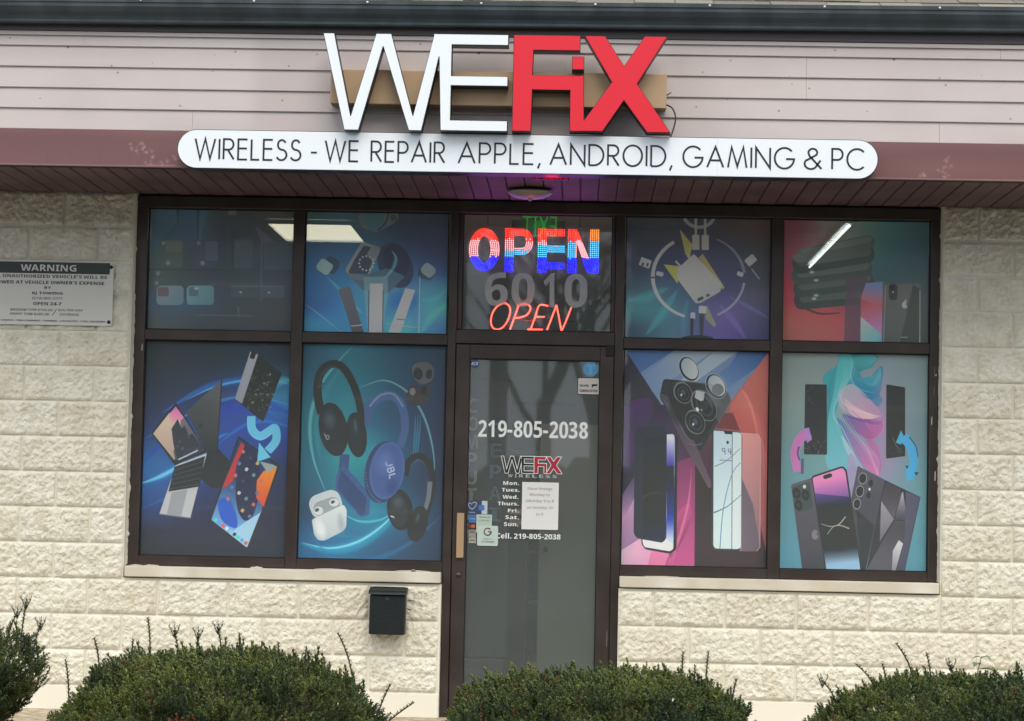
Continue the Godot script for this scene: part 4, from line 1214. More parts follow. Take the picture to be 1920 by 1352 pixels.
func make_materials() -> void:
	var cream := c8(231, 227, 211)
	var stain := noise_tex(11, 0.012, 512, ramp2(c8(240, 237, 230), c8(255, 255, 254), 0.2, 0.55))
	var relief := noise_tex(12, 0.05, 512, null, 9.0, 5)
	for k in 3:
		var m := triplanar(mat([cream, c8(228, 223, 206), c8(233, 230, 215)][k], 0.85), 0.9)
		m.albedo_texture = stain
		m.normal_enabled = true
		m.normal_texture = relief
		m.normal_scale = 0.75
		mats["block%d" % k] = m
	mats.mortar = mat(c8(233, 229, 213), 0.85)
	mats.sill = triplanar(mat(c8(226, 222, 209), 0.6), 0.7)
	mats.sill.albedo_texture = noise_tex(13, 0.01, 256, ramp2(c8(232, 226, 216), c8(255, 255, 255)))
	# vinyl siding, with specks of dirt
	var im := Image.create(1024, 1024, false, Image.FORMAT_RGB8)
	im.fill(Color.WHITE)
	var g := RandomNumberGenerator.new()
	g.seed = 5
	for k in 50:
		var x := g.randi_range(4, 1018)
		var y := g.randi_range(4, 1018)
		var s := g.randi_range(2, 5)
		im.fill_rect(Rect2i(x, y, s, s), c8(96, 82, 76).lerp(Color.WHITE, 0.2 + g.randf() * 0.5))
	var soft := noise_tex(15, 0.006, 256, ramp2(c8(242, 241, 241), c8(255, 255, 255)))
	mats.siding = triplanar(mat(c8(197, 187, 185), 0.55, 0.0, 0.4), 0.45)
	mats.siding.albedo_texture = ImageTexture.create_from_image(im)
	mats.siding.detail_enabled = true
	mats.siding.detail_albedo = soft
	mats.siding.detail_blend_mode = BaseMaterial3D.BLEND_MODE_MUL
	mats.soffit = triplanar(mat(c8(104, 84, 87), 0.6, 0.0, 0.3), 0.6)
	mats.soffit.albedo_texture = noise_tex(16, 0.01, 256, ramp2(c8(220, 220, 220), c8(255, 255, 255)))
	mats.gutter = triplanar(mat(c8(80, 89, 94), 0.55, 0.0, 0.4), 0.8)
	mats.gutter.albedo_texture = noise_tex(17, 0.02, 256, ramp2(c8(205, 208, 206), c8(255, 255, 255)))
	mats.frieze = mat(c8(84, 78, 80), 0.6)
	mats.bronze = triplanar(mat(c8(62, 53, 49), 0.38, 0.0, 0.5), 0.9)
	mats.bronze.albedo_texture = noise_tex(18, 0.015, 256, ramp2(c8(215, 212, 208), c8(255, 255, 255)))
	mats.gasket = mat(c8(18, 18, 18), 0.6)
	var gl := mat(Color(0.9, 0.95, 0.94, 0.05), 0.02, 0.0, 0.36)
	gl.transparency = BaseMaterial3D.TRANSPARENCY_ALPHA
	mats.glass = gl
	mats.white = mat(c8(238, 245, 251), 0.32)
	mats.black = mat(c8(22, 24, 28), 0.4)
	mats.ink = mat(c8(28, 34, 46), 0.5)
	mats.screw = mat(c8(205, 208, 205), 0.4, 0.3)
	mats.caulk = mat(c8(206, 200, 184), 0.7)
	mats.vinyl = mat(c8(236, 240, 238), 0.5)
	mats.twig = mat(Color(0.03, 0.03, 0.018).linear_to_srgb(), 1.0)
	mats.bark = triplanar(mat(c8(92, 82, 72), 0.95), 2.0)
	mats.bark.albedo_texture = noise_tex(19, 0.03, 256, ramp2(c8(120, 116, 110), c8(255, 255, 255)))
	mats.needle = mat(Color.WHITE, 0.55)
	mats.needle.vertex_color_use_as_albedo = true
	mats.needle.backlight_enabled = true
	mats.needle.backlight = Color(0.25, 0.28, 0.1)
	mats.shoot = mat(Color(0.05, 0.068, 0.026).linear_to_srgb(), 0.6)
	for k in 4:
		mats["shingle%d" % k] = triplanar(mat([c8(132, 128, 108), c8(122, 112, 98), c8(142, 138, 120), c8(112, 108, 96)][k], 0.95), 3.0)
		mats["shingle%d" % k].albedo_texture = mats.grit if mats.has("grit") else null
	mats.grit = noise_tex(21, 0.12, 256, ramp2(c8(170, 170, 168), c8(255, 255, 255)))
	for k in 4:
		mats["shingle%d" % k].albedo_texture = mats.grit
	mats.concrete = triplanar(mat(c8(196, 184, 160), 0.9), 0.8)
	mats.concrete.albedo_texture = noise_tex(22, 0.03, 512, ramp2(c8(196, 192, 184), c8(255, 255, 255)))
	mats.asphalt = triplanar(mat(c8(74, 74, 74), 0.95), 0.6)
	mats.asphalt.albedo_texture = noise_tex(23, 0.05, 512, ramp2(c8(180, 180, 180), c8(255, 255, 255)))
	mats.mulch = triplanar(mat(c8(92, 70, 52), 1.0), 2.0)
	mats.mulch.albedo_texture = noise_tex(24, 0.09, 256, ramp2(c8(110, 104, 98), c8(255, 255, 255)))
	mats.inside = mat(c8(122, 134, 122), 0.8)
	mats.ceiling = mat(c8(196, 198, 192), 0.9)
	mats.floor = triplanar(mat(c8(150, 140, 122), 0.35), 1.0)
	mats.floor.albedo_texture = noise_tex(25, 0.02, 256, ramp2(c8(200, 196, 190), c8(255, 255, 255)))
	mats.dark = mat(c8(46, 48, 50), 0.6)

const EXPOSURE := 2.5

func _ready() -> void:
	rng.seed = 4
	block_noise.seed = 3
	block_noise.frequency = 1.0
	block_noise.fractal_octaves = 3
	# ------------------------------------------------ camera, sky, sun, exposure
	var cam := Camera3D.new()
	cam.name = "camera"
	cam.position = Vector3(3.0118, 1.2119, 13.1696)
	cam.basis = Basis.from_euler(Vector3(0.06375, 0.02995, 0.02081))
	cam.fov = rad_to_deg(2.0 * atan(676.0 / 4300.3))
	cam.near = 0.1
	cam.far = 400.0
	add_child(cam)
	cam.current = true
	var sky_mat := ProceduralSkyMaterial.new()
	sky_mat.sky_top_color = Color(0.93, 0.96, 1.0)
	sky_mat.sky_horizon_color = Color(0.80, 0.84, 0.88)
	sky_mat.sky_curve = 0.25
	sky_mat.sky_energy_multiplier = 1.0
	sky_mat.ground_bottom_color = Color(0.3, 0.3, 0.29)
	sky_mat.ground_horizon_color = Color(0.5, 0.5, 0.5)
	var env := Environment.new()
	env.background_mode = Environment.BG_SKY
	env.sky = Sky.new()
	env.sky.sky_material = sky_mat
	env.tonemap_mode = Environment.TONE_MAPPER_LINEAR
	env.tonemap_exposure = EXPOSURE
	env.sdfgi_enabled = true
	env.ssao_enabled = true
	env.ssil_enabled = true
	var we := WorldEnvironment.new()
	we.name = "world_environment"
	we.environment = env
	add_child(we)
	var sun := DirectionalLight3D.new()
	sun.name = "sun"
	sun.light_energy = 0.3
	sun.light_color = Color(1.0, 0.975, 0.94)
	sun.light_angular_distance = 40.0
	sun.shadow_enabled = true
	sun.rotation_degrees = Vector3(-52, 14, 0)
	add_child(sun)
	make_materials()
	sprig = sprig_mesh(0.034, 18, 0.0165, 0.0052)
	ground()
	var shop := thing("shop_building", "cream split-face block shop front with pink siding above the window film pictures", "building")
	walls(shop)
	eaves(shop)
	storefront(shop)
	interior(shop)
	films()
	signs()
	lit_signs()
	door_stickers()
	small_things()
	bushes()
	across_the_lot()

func ground() -> void:
	var st := begin()
	quad(st, Vector3(-200, -0.135, 300), Vector3(200, -0.135, 300), Vector3(200, -0.135, -60), Vector3(-200, -0.135, -60))
	struct("ground", st, mats.asphalt)
	struct("sidewalk", bx(-6, 12, -0.13, 0.0, -0.2, 1.75, 0.01), mats.concrete)
	struct("planting_bed", bx(-6, 12, -0.13, -0.02, 1.75, 3.35), mats.mulch)
	struct("kerb", bx(-6, 12, -0.13, 0.02, 3.35, 3.5, 0.015), mats.concrete)

# ---------------------------------------------------------------- the building
func walls(shop: Node3D) -> void:
	var piers: Array[Node] = []
	for q in [[-1.8, 0.406, 0.0, 3.0], [0.406, 2.238, 0.0, 0.76], [3.254, 5.08, 0.0, 0.76], [5.08, 7.3, 0.0, 3.0]]:
		piers.append(part("block_wall", bx(q[0], q[1], q[2], q[3], -0.2, -0.002), mats.mortar, shop))
	for q in [[-1.8, 2.236], [3.256, 7.3]]:
		part("foundation", bx(q[0], q[1], 0.0, 0.137, -0.0015, 0.006, 0.003), mats.mortar, shop)
	var full: Array = []
	var halves: Array = []
	for k in 14:
		full.append(block_mesh(2 * HALF - 0.014, HALF - 0.010, k))
	for k in 6:
		halves.append(block_mesh(HALF - 0.014, HALF - 0.010, 20 + k))
	for row in 14:
		var n := row - 2
		var y := BED + n * HALF + 0.005
		var odd := posmod(n, 2) == 0          # even courses have their joints at odd half blocks
		var spans := [[-8, 2], [25, 35]] if y > 0.74 else [[-8, 11], [16, 35]]
		for s in spans:
			var j: int = s[0]
			while j < s[1]:
				var step := 2
				if posmod(j, 2) != (1 if odd else 0) or j + 2 > s[1]:
					step = 1
				var x := (j + step / 2.0) * HALF
				var m: ArrayMesh = full[rng.randi() % 14] if step == 2 else halves[rng.randi() % 6]
				var wall: Node = piers[0 if x < 0.406 else 1 if x < 2.5 else 2 if x < 5.08 else 3]
				var o := part("block", m, mats["block%d" % (rng.randi() % 3)], wall, Vector3(x, y, 0))
				if rng.randf() < 0.5:
					o.rotation.z = PI
					o.position.y = y + HALF - 0.010
				# blocks beside the door are cut to fit
				if s[1] == 11 and j + step == 11:
					o.scale.x = 0.97
				j += step
	for q in [[0.418, 2.234, "L"], [3.258, 5.072, "R"]]:
		var st := begin()
		box(st, Vector3(q[0], 0.768, -0.17), Vector3(q[1], 0.829, 0.028), 0.004)
		part("window_sill", st, mats.sill, shop)

func eaves(shop: Node3D) -> void:
	# soffit boards under the overhang
	var sf := part("soffit", bx(-1.8, 7.3, 3.0, 3.03, -0.2, 0.985), mats.frieze, shop)
	var n := 0
	var x := -1.8
	var board := begin()
	box(board, Vector3(0.0025, 0.0, 0.0), Vector3(0.0995, 0.02, 0.985), 0.004)
	board.generate_normals()
	var bm := board.commit()
	while x < 7.25:
		part("soffit_board", bm, mats.soffit, sf, Vector3(x, 2.984 + 0.0012 * sin(n * 2.3), 0.0))
		x += 0.102
		n += 1
	# maroon fascia with chipped paint
	paper(1024, Vector2(0, 0), Vector2(9.1, 0), Vector2(0, 0.2), [[112, 81, 82, 114, 82, 83, 111, 80, 81], [116, 84, 84, 113, 82, 83, 116, 83, 82]])
	for q in [[2.40, 0.10, 10, 0.05], [2.45, 0.13, 8, 0.04], [2.5, 0.17, 6, 0.06], [2.6, 0.15, 4, 0.05], [6.60, 0.17, 6, 0.03], [6.72, 0.16, 10, 0.04], [6.74, 0.1, 6, 0.02]]:
		for k in q[2]:
			var c := Vector2(q[0] + rng.randf_range(-1, 1) * q[3], q[1] + rng.randf_range(-1, 1) * 0.03)
			fill(P([c.x, c.y, c.x + rng.randf_range(0.004, 0.02), c.y - rng.randf_range(0.002, 0.01), c.x + rng.randf_range(0.0, 0.016), c.y + rng.randf_range(0.004, 0.014)]), c8(190, 168, 162, 220))
	for k in 60:
		var sx0 := rng.randf() * 9.1
		var sw := rng.randf_range(0.004, 0.03)
		var top := rng.randf_range(-0.01, 0.12)
		fill(P([sx0, top, sx0 + sw, top, sx0 + sw * 0.8, 0.2, sx0 + sw * 0.2, 0.2]), c8(96, 74, 74, rng.randf_range(8, 40)))
	for k in 14:
		soft_oval(rng.randf() * 9.1, rng.randf() * 0.2, rng.randf_range(0.2, 0.6), 0.06, 0, c8(130, 98, 98, 60))
	fill(P([2.46, 0.193, 2.62, 0.195, 2.62, 0.2, 2.46, 0.2]), c8(172, 142, 136, 200))
	var fm := mat(Color.WHITE, 0.42)
	fm.albedo_texture = printed()
	var fb := part("fascia_board", bx(-1.8, 7.3, 2.998, 3.192, 0.955, 0.998), mats.fascia_back if mats.has("fascia_back") else mat(c8(112, 81, 82), 0.45), shop)
	part("fascia_face", sheet(-1.8, 7.3, 3.0, 3.19, 1.0), fm, fb)
	part("drip_edge", bx(-1.8, 7.3, 2.992, 3.002, 0.95, 1.004, 0.002), mat(c8(124, 98, 97), 0.5), shop)
	# lap siding
	var sw := part("siding_wall", bx(-1.8, 7.3, 3.19, 3.82, 0.86, 0.955), mats.frieze, shop)
	var lines := [3.192, 3.306, 3.418, 3.533, 3.647, 3.760]
	var seams := [[0.9, 4.9], [2.6, 6.1], [4.19, 6.9], [4.19, -0.6], [0.3, 5.22]]
	for k in 5:
		var xs: Array = [-1.8]
		xs.append_array(seams[k])
		xs.append(7.3)
		xs.sort()
		for i in xs.size() - 1:
			var st := begin()
			var y0: float = lines[k]
			var y1: float = lines[k + 1] + 0.004
			along_x(st, PackedVector2Array([Vector2(0.97, y0), Vector2(0.994, y0), Vector2(0.996, y0 + 0.003), Vector2(0.985, y1), Vector2(0.96, y1)]), xs[i] + 0.0006, xs[i + 1] - 0.0006)
			part("siding_board", st, mats.siding, sw)
	var st2 := begin()
	along_x(st2, PackedVector2Array([Vector2(0.96, 3.704), Vector2(1.003, 3.704), Vector2(1.004, 3.722), Vector2(0.996, 3.727), Vector2(0.96, 3.727)]), -1.8, 7.3)
	part("trim_strip", st2, mats.siding, shop)
	part("frieze_board", bx(-1.8, 7.3, 3.727, 3.85, 0.96, 1.008, 0.003), mats.frieze, shop)
	# gutter
	var gt := begin()
	var prof := PackedVector2Array([Vector2(1.011, 3.875), Vector2(1.011, 3.768), Vector2(1.060, 3.765), Vector2(1.066, 3.772), Vector2(1.068, 3.784), Vector2(1.078, 3.800), Vector2(1.100, 3.822), Vector2(1.116, 3.846), Vector2(1.118, 3.866), Vector2(1.124, 3.868), Vector2(1.126, 3.888), Vector2(1.118, 3.890), Vector2(1.108, 3.888), Vector2(1.108, 3.872)])
	along_x(gt, prof, -4.4, 4.7, false)
	var gutter := part("gutter", gt, mats.gutter, shop, Vector3(2.6, 0.004, 0))
	gutter.rotation.z = 0.0045
	var sc := begin(true)
	lathe(sc, PackedVector2Array([Vector2(0.007, 0), Vector2(0.006, 0.003), Vector2(0.003, 0.005), Vector2(0.0, 0.0055)]), 10)
	sc.generate_normals()
	var scm := sc.commit()
	for k in 13:
		var o := part("screw", scm, mats.screw, gutter, Vector3(-4.1 + k * 0.607 + 0.93, 3.878, 1.126))
		o.rotation.x = PI / 2
	# roof
	var pitch := deg_to_rad(22.6)
	var rf := begin()
	var dir := Vector3(0, sin(pitch), -cos(pitch))
	var eave := Vector3(0, 3.872, 1.07)
	for q in [[eave, dir]]:
		var a: Vector3 = Vector3(-1.8, 0, 0) + eave - Vector3(0, 0.012, 0)
		var b: Vector3 = Vector3(7.3, 0, 0) + eave - Vector3(0, 0.012, 0)
		quad(rf, a, b, b + dir * 5.0, a + dir * 5.0)
		quad(rf, a + dir * 5.0, b + dir * 5.0, b + dir * 5.0 + Vector3(0, -2.1, -4.6), a + dir * 5.0 + Vector3(0, -2.1, -4.6))
	var roof := part("roof", rf, mats.shingle1, shop)
	var up := Vector3(0, cos(pitch), sin(pitch))
	for row in 5:
		var sx := -1.8 + rng.randf() * 0.2
		while sx < 7.2:
			var w := rng.randf_range(0.14, 0.32)
			var st := begin()
			var t := 0.006 + (0.004 if rng.randf() < 0.4 else 0.0)
			var o := eave + dir * (row * 0.142 - 0.01 - rng.randf() * 0.004)
			var e := o + dir * 0.3
			var a := Vector3(sx + 0.002, 0, 0)
			var b := Vector3(minf(sx + w, 7.3) - 0.002, 0, 0)
			var lift := up * (t + 0.006)
			quad(st, a + o + lift, b + o + lift, b + e, a + e)
			quad(st, a + o + up * 0.003, b + o + up * 0.003, b + o + lift, a + o + lift)
			quad(st, a + o + up * 0.003, a + o + lift, a + e, a + e - up * 0.002)
			quad(st, b + o + lift, b + o + up * 0.003, b + e - up * 0.002, b + e)
			part("shingle", st, mats["shingle%d" % (rng.randi() % 4)], roof)
			sx += w

# columns of the shop front: x0, x1 of each pane
const PANES := [[0.472, 1.326], [1.391, 2.232], [2.314, 3.185], [3.262, 4.106], [4.174, 5.024]]

func storefront(shop: Node3D) -> void:
	var fr := part("storefront_frame", bx(0.408, 5.078, 2.915, 2.983, -0.19, -0.072, 0.003), mats.bronze, shop)
	# posts
	for q in [[0.408, 0.472, 0.831], [1.326, 1.391, 0.831], [2.240, 2.288, 0.0], [3.206, 3.256, 0.0], [4.106, 4.174, 0.831], [5.024, 5.078, 0.831]]:
		part("mullion", bx(q[0], q[1], q[2], 2.914, -0.19, -0.075, 0.003), mats.bronze, fr)
	for q in [[2.2885, 2.314, 2.236], [3.186, 3.2055, 2.236]]:
		part("glazing_stop", bx(q[0], q[1], q[2], 2.914, -0.185, -0.1, 0.003), mats.bronze, fr)
	for q in [[0.4725, 1.3255], [1.3915, 2.2395], [3.2565, 4.1055], [4.1745, 5.0235]]:
		part("rail", bx(q[0], q[1], 2.142, 2.203, -0.185, -0.078, 0.003), mats.bronze, fr)
		part("rail", bx(q[0], q[1], 0.832, 0.888, -0.185, -0.078, 0.003), mats.bronze, fr)
	part("door_header", bx(2.2885, 3.2055, 2.152, 2.232, -0.185, -0.073, 0.003), mats.bronze, fr)
	for k in 5:
		var p: Array = PANES[k]
		part("window_pane", bx(p[0] - 0.004, p[1] + 0.004, 2.200 if k != 2 else 2.230, 2.918, -0.131, -0.125), mats.glass, shop)
		if k != 2:
			part("window_pane", bx(p[0] - 0.004, p[1] + 0.004, 0.885, 2.144, -0.131, -0.125), mats.glass, shop)
	# black gaskets round the panes
	for k in 5:
		for lo_hi in ([[2.203, 2.915], [0.888, 2.142]] if k != 2 else [[2.233, 2.915]]):
			var p: Array = PANES[k]
			var g := begin()
			var w := 0.006
			box(g, Vector3(p[0], lo_hi[0], -0.124), Vector3(p[0] + w, lo_hi[1], -0.116))
			box(g, Vector3(p[1] - w, lo_hi[0], -0.124), Vector3(p[1], lo_hi[1], -0.116))
			box(g, Vector3(p[0] + w, lo_hi[1] - w, -0.124), Vector3(p[1] - w, lo_hi[1], -0.116))
			box(g, Vector3(p[0] + w, lo_hi[0], -0.124), Vector3(p[1] - w, lo_hi[0] + w, -0.116))
			part("gasket", g, mats.gasket, fr)
	# door
	var door := Node3D.new()
	door.name = "door"
	shop.add_child(door, true)
	part("stile", bx(2.293, 2.370, 0.012, 2.147, -0.125, -0.068, 0.003), mats.bronze, door)
	part("stile", bx(3.126, 3.202, 0.012, 2.147, -0.125, -0.068, 0.003), mats.bronze, door)
	part("top_rail", bx(2.3705, 3.1255, 2.066, 2.147, -0.124, -0.069, 0.003), mats.bronze, door)
	part("bottom_rail", bx(2.3705, 3.1255, 0.012, 0.15, -0.124, -0.069, 0.003), mats.bronze, door)
	part("door_glass", bx(2.366, 3.130, 0.146, 2.070, -0.093, -0.087), mats.glass, door)
	var gk := begin()
	for q in [[2.370, 2.376, 0.15, 2.066], [3.120, 3.126, 0.15, 2.066], [2.376, 3.120, 2.059, 2.066], [2.376, 3.120, 0.15, 0.157]]:
		box(gk, Vector3(q[0], q[2], -0.0865), Vector3(q[1], q[3], -0.080))
	part("gasket", gk, mats.gasket, door)
	var pull := begin()
	box(pull, Vector3(2.317, 0.913, -0.060), Vector3(2.359, 1.171, -0.052), 0.003)
	box(pull, Vector3(2.325, 0.925, -0.068), Vector3(2.350, 0.950, -0.060))
	box(pull, Vector3(2.325, 1.135, -0.068), Vector3(2.350, 1.160, -0.060))
	part("push_plate", pull, mat(c8(186, 156, 122), 0.45, 0.3), door)
	var lk := begin(true)
	lathe(lk, PackedVector2Array([Vector2(0.014, 0), Vector2(0.013, 0.006), Vector2(0.005, 0.008), Vector2(0, 0.008)]), 16)
	var lock := part("lock_cylinder", lk, mat(c8(96, 88, 80), 0.3, 0.8), door, Vector3(2.331, 0.816, -0.068))
	lock.rotation.x = PI / 2
	part("pivot_box", bx(3.158, 3.205, 2.092, 2.157, -0.0675, -0.056, 0.004), mats.gasket, door)
	part("threshold", bx(2.289, 3.205, 0.0, 0.011, -0.17, -0.03, 0.003), mat(c8(120, 116, 108), 0.5, 0.5), shop)
	# ragged beads of sealant round the frame
	for q in [[0.4065, 0.424, 1.0], [5.062, 5.0795, -1.0]]:
		var st := begin()
		var pts := PackedVector2Array()
		var back := PackedVector2Array()
		for k in 110:
			var y := 0.835 + k * 0.0195
			var wob := (0.004 + 0.005 * rng.randf()) * (0.4 if y > 2.4 else 1.0) + (0.008 if rng.randf() < 0.05 else 0.0)
			if q[2] > 0:
				pts.append(Vector2(q[0] + wob, y))
				back.append(Vector2(q[0] - 0.002, y))
			else:
				pts.append(Vector2(q[1] - wob, y))
				back.append(Vector2(q[1] + 0.002, y))
		for k in 109:
			var a := pts[k]
			var b := pts[k + 1]
			var c := back[k + 1]
			var d := back[k]
			if q[2] < 0:
				quad(st, Vector3(a.x, a.y, -0.072), Vector3(d.x, d.y, -0.058), Vector3(c.x, c.y, -0.058), Vector3(b.x, b.y, -0.072))
			else:
				quad(st, Vector3(d.x, d.y, -0.058), Vector3(a.x, a.y, -0.072), Vector3(b.x, b.y, -0.072), Vector3(c.x, c.y, -0.058))
		part("sealant_bead", st, mats.caulk, fr)
	for q in [[0.43, 0.50, 0.005], [0.51, 0.60, 0.007], [1.13, 1.20, 0.009], [1.5, 1.70, 0.005], [1.97, 2.17, 0.005], [2.06, 2.085, 0.012], [3.4, 3.6, 0.003]]:
		var st := begin()
		var poly := PackedVector2Array([Vector2(q[0], 0.8295)])
		for k in 7:
			poly.append(Vector2(lerpf(q[1], q[0], k / 6.0), 0.831 + q[2] * sin(PI * (k + 0.5) / 7.0) * rng.randf_range(0.5, 1.1)))
		poly.insert(1, Vector2(q[1], 0.8295))
		prism(st, poly, -0.078, -0.064)
		part("paint_flake", st, mats.caulk, fr)
	for q in [[0.4605, 2.095, 0.006, 0.022], [5.036, 1.757, 0.006, 0.026], [5.05, 2.04, 0.004, 0.03], [5.058, 2.02, 0.008, 0.006], [5.048, 1.93, 0.004, 0.03], [3.192, 0.47, 0.004, 0.05], [5.058, 1.44, 0.006, 0.03]]:
		var st := begin()
		var cx0: float = q[0]
		prism(st, PackedVector2Array([Vector2(cx0 - q[2] / 2, q[1] - q[3]), Vector2(cx0 + q[2] * 0.4, q[1] - q[3] * 0.8), Vector2(cx0 + q[2] / 2, q[1] + q[3]), Vector2(cx0 - q[2] * 0.3, q[1] + q[3] * 0.7)]), -0.076 if cx0 < 3 or cx0 > 4 else -0.069, -0.0735 if cx0 < 3 or cx0 > 4 else -0.067)
		part("scuff_mark", st, mat(c8(200, 198, 190) if q[2] > 0.005 else c8(120, 116, 110), 0.7), fr)

func interior(shop: Node3D) -> void:
	part("interior_floor", bx(0.2, 5.3, -0.05, 0.0, -7.0, -0.2), mats.floor, shop)
	part("interior_ceiling", bx(0.2, 5.3, 3.05, 3.10, -7.0, -0.2), mats.ceiling, shop)
	part("interior_wall", bx(0.0, 5.5, -0.05, 3.10, -7.2, -7.0), mats.inside, shop)
	part("interior_wall", bx(0.0, 0.2, -0.05, 3.10, -7.0, -0.2), mats.inside, shop)
	part("interior_wall", bx(5.3, 5.5, -0.05, 3.10, -7.0, -0.2), mats.inside, shop)
	part("interior_header", bx(0.2, 5.3, 2.99, 3.05, -0.2, -0.19), mats.inside, shop)
	# ceiling fixtures
	var tf := thing("ceiling_light", "square ceiling light panel glowing behind the watch picture", "ceiling light")
	part("lens", bx(0.96, 1.50, 3.032, 3.040, -2.60, -1.62), glow_mat(Color(1.0, 0.98, 0.86), 1.6, Color(0.8, 0.8, 0.75)), tf)
	var rim := begin()
	for q in [[0.93, 1.53, -1.62, -1.585], [0.93, 1.53, -2.66, -2.60], [0.93, 0.96, -2.60, -1.62], [1.50, 1.53, -2.60, -1.62]]:
		box(rim, Vector3(q[0], 3.018, q[2]), Vector3(q[1], 3.045, q[3]))
	part("frame", rim, mats.white, tf)
	area_light("ceiling_light_glow", Vector3(1.23, 3.02, -2.1), Vector2(0.54, 0.98), Color(1.0, 0.97, 0.88), 0.28)
	var ts := thing("strip_light", "thin tube light glowing behind the red phone case picture", "ceiling light")
	for q in [[-1.15, -2.28], [-2.32, -3.6]]:
		var st := begin(true)
		tube(st, PackedVector3Array([Vector3(4.675, 3.01, q[0]), Vector3(4.675, 3.01, q[1])]), 0.008, 0.008, 10)
		part("tube", st, glow_mat(Color(0.95, 1.0, 0.97), 3.0, Color(0.8, 0.8, 0.8)), ts)
	part("housing", bx(4.645, 4.705, 3.026, 3.05, -3.62, -1.13), mats.white, ts)
	area_light("strip_light_glow", Vector3(4.675, 2.99, -2.4), Vector2(0.03, 2.4), Color(0.95, 1.0, 0.97), 0.24)
	# things that show through the door
	var ct := thing("display_counter", "low display counter with pale edges inside the door", "counter", Vector3(2.28, 0, -1.3))
	part("body", bx(0.0, 0.42, 0.0, 1.02, -0.5, -0.02), mats.dark, ct)
	part("edge", bx(0.0, 0.43, 1.165, 1.195, -0.5, 0.0, 0.003), mat(c8(236, 214, 172), 0.5), ct)
	part("edge", bx(0.0, 0.43, 1.10, 1.135, -0.5, 0.0, 0.003), mat(c8(220, 198, 158), 0.5), ct)
	part("shelf_back", bx(0.0, 0.42, 1.02, 1.19, -0.5, -0.45), mats.dark, ct)
	var pt := thing("reflection_panel", "pale upright panel added inside the door in place of a bright reflection, right of the hours lettering", "panel", Vector3(2.765, 0, -1.6))  # added panel, takes the place of a pale reflection in the door glass
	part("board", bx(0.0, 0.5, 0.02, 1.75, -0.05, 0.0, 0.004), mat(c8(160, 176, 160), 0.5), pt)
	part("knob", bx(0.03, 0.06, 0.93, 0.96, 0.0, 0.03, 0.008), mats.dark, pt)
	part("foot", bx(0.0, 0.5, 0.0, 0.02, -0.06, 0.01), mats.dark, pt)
	var bn := thing("vertical_banner", "dark standing sign with upright lettering in two columns inside the door", "sign", Vector3(0, 0, -0.7))
	part("board", bx(2.285, 2.60, 0.3, 1.98, -0.03, 0.0, 0.01), mat(c8(48, 56, 60), 0.5), bn)
	part("foot", bx(2.30, 2.59, 0.0, 0.3, -0.06, 0.03, 0.01), mats.dark, bn)
	var y := 1.86
	for chx in "COMPUTER":
		words(chx, 2.330, 2.400, y - 0.085, y, 0.001, mat(c8(150, 156, 152), 0.6), bn)
		y -= 0.108
	y = 1.72
	for chx in "REPAIR":
		words(chx, 2.475, 2.545, y - 0.085, y, 0.001, mat(c8(84, 122, 138), 0.6), bn)
		y -= 0.128
	var rn := thing("floor_runner", "pale floor runner inside the door", "rug", Vector3(2.22, 0.002, -4.8))
	part("mat", bx(0.0, 0.52, 0.0, 0.008, 0.0, 2.6, 0.003), mat(c8(196, 188, 164), 0.9), rn)
	var dm := thing("door_mat", "dark mat on the shop floor just inside the door", "mat", Vector3(2.3, 0.002, -1.7))
	part("mat", bx(0.0, 0.9, 0.0, 0.012, 0.0, 1.4, 0.003), mats.dark, dm)
	var cab := thing("wall_cabinet", "tall dark cabinet in the shop behind the counter", "cabinet", Vector3(2.3, 0, -6.2))
	part("body", bx(0.0, 0.7, 0.0, 2.1, -0.4, 0.0, 0.005), mats.dark, cab)
	for k in 4:
		part("shelf", bx(0.03, 0.67, 0.4 + k * 0.42, 0.43 + k * 0.42, 0.0, 0.02), mats.inside, cab)
	# exit sign seen from behind
	var ex := thing("exit_sign", "small green exit sign read from behind, above the light-up open letters", "sign", Vector3(0, 0, -1.2))
	part("plate", bx(2.56, 2.90, 2.96, 3.02, -0.012, -0.006), mats.dark, ex)
	words("EXIT", 2.630, 2.846, 2.915, 3.045, 0.0, glow_mat(Color(0.1, 0.75, 0.25), 0.12), ex, false, "lettering", true)
	var eo := OmniLight3D.new()
	eo.name = "exit_sign_glow"
	eo.light_color = Color(0.1, 0.8, 0.3)
	eo.light_energy = 0.006
	eo.light_size = 0.05
	eo.omni_range = 3.0
	eo.omni_attenuation = 2.0
	eo.shadow_enabled = true
	eo.position = Vector3(2.74, 2.98, -1.14)
	add_child(eo)

func area_light(called: String, at: Vector3, size: Vector2, col: Color, energy: float) -> void:
	var l := AreaLight3D.new()
	l.name = called
	l.area_size = size
	l.light_color = col
	l.light_energy = energy
	l.shadow_enabled = true
	l.area_range = 12.0
	l.position = at
	l.rotation_degrees = Vector3(-90, 0, 0)
	add_child(l)

func film(called: String, tex: Texture2D, pane: Array, y0: float, y1: float, tint: Color, label: String) -> void:
	var m := mat(tint, 0.6, 0.0, 0.1)
	m.albedo_texture = tex
	if tint.a < 1.0:
		m.transparency = BaseMaterial3D.TRANSPARENCY_ALPHA
	var o := part(called, sheet(pane[0] + 0.001, pane[1] - 0.001, y0, y1, -0.136), m)
	tag(o, label, "window film", "printed films on the shop windows")

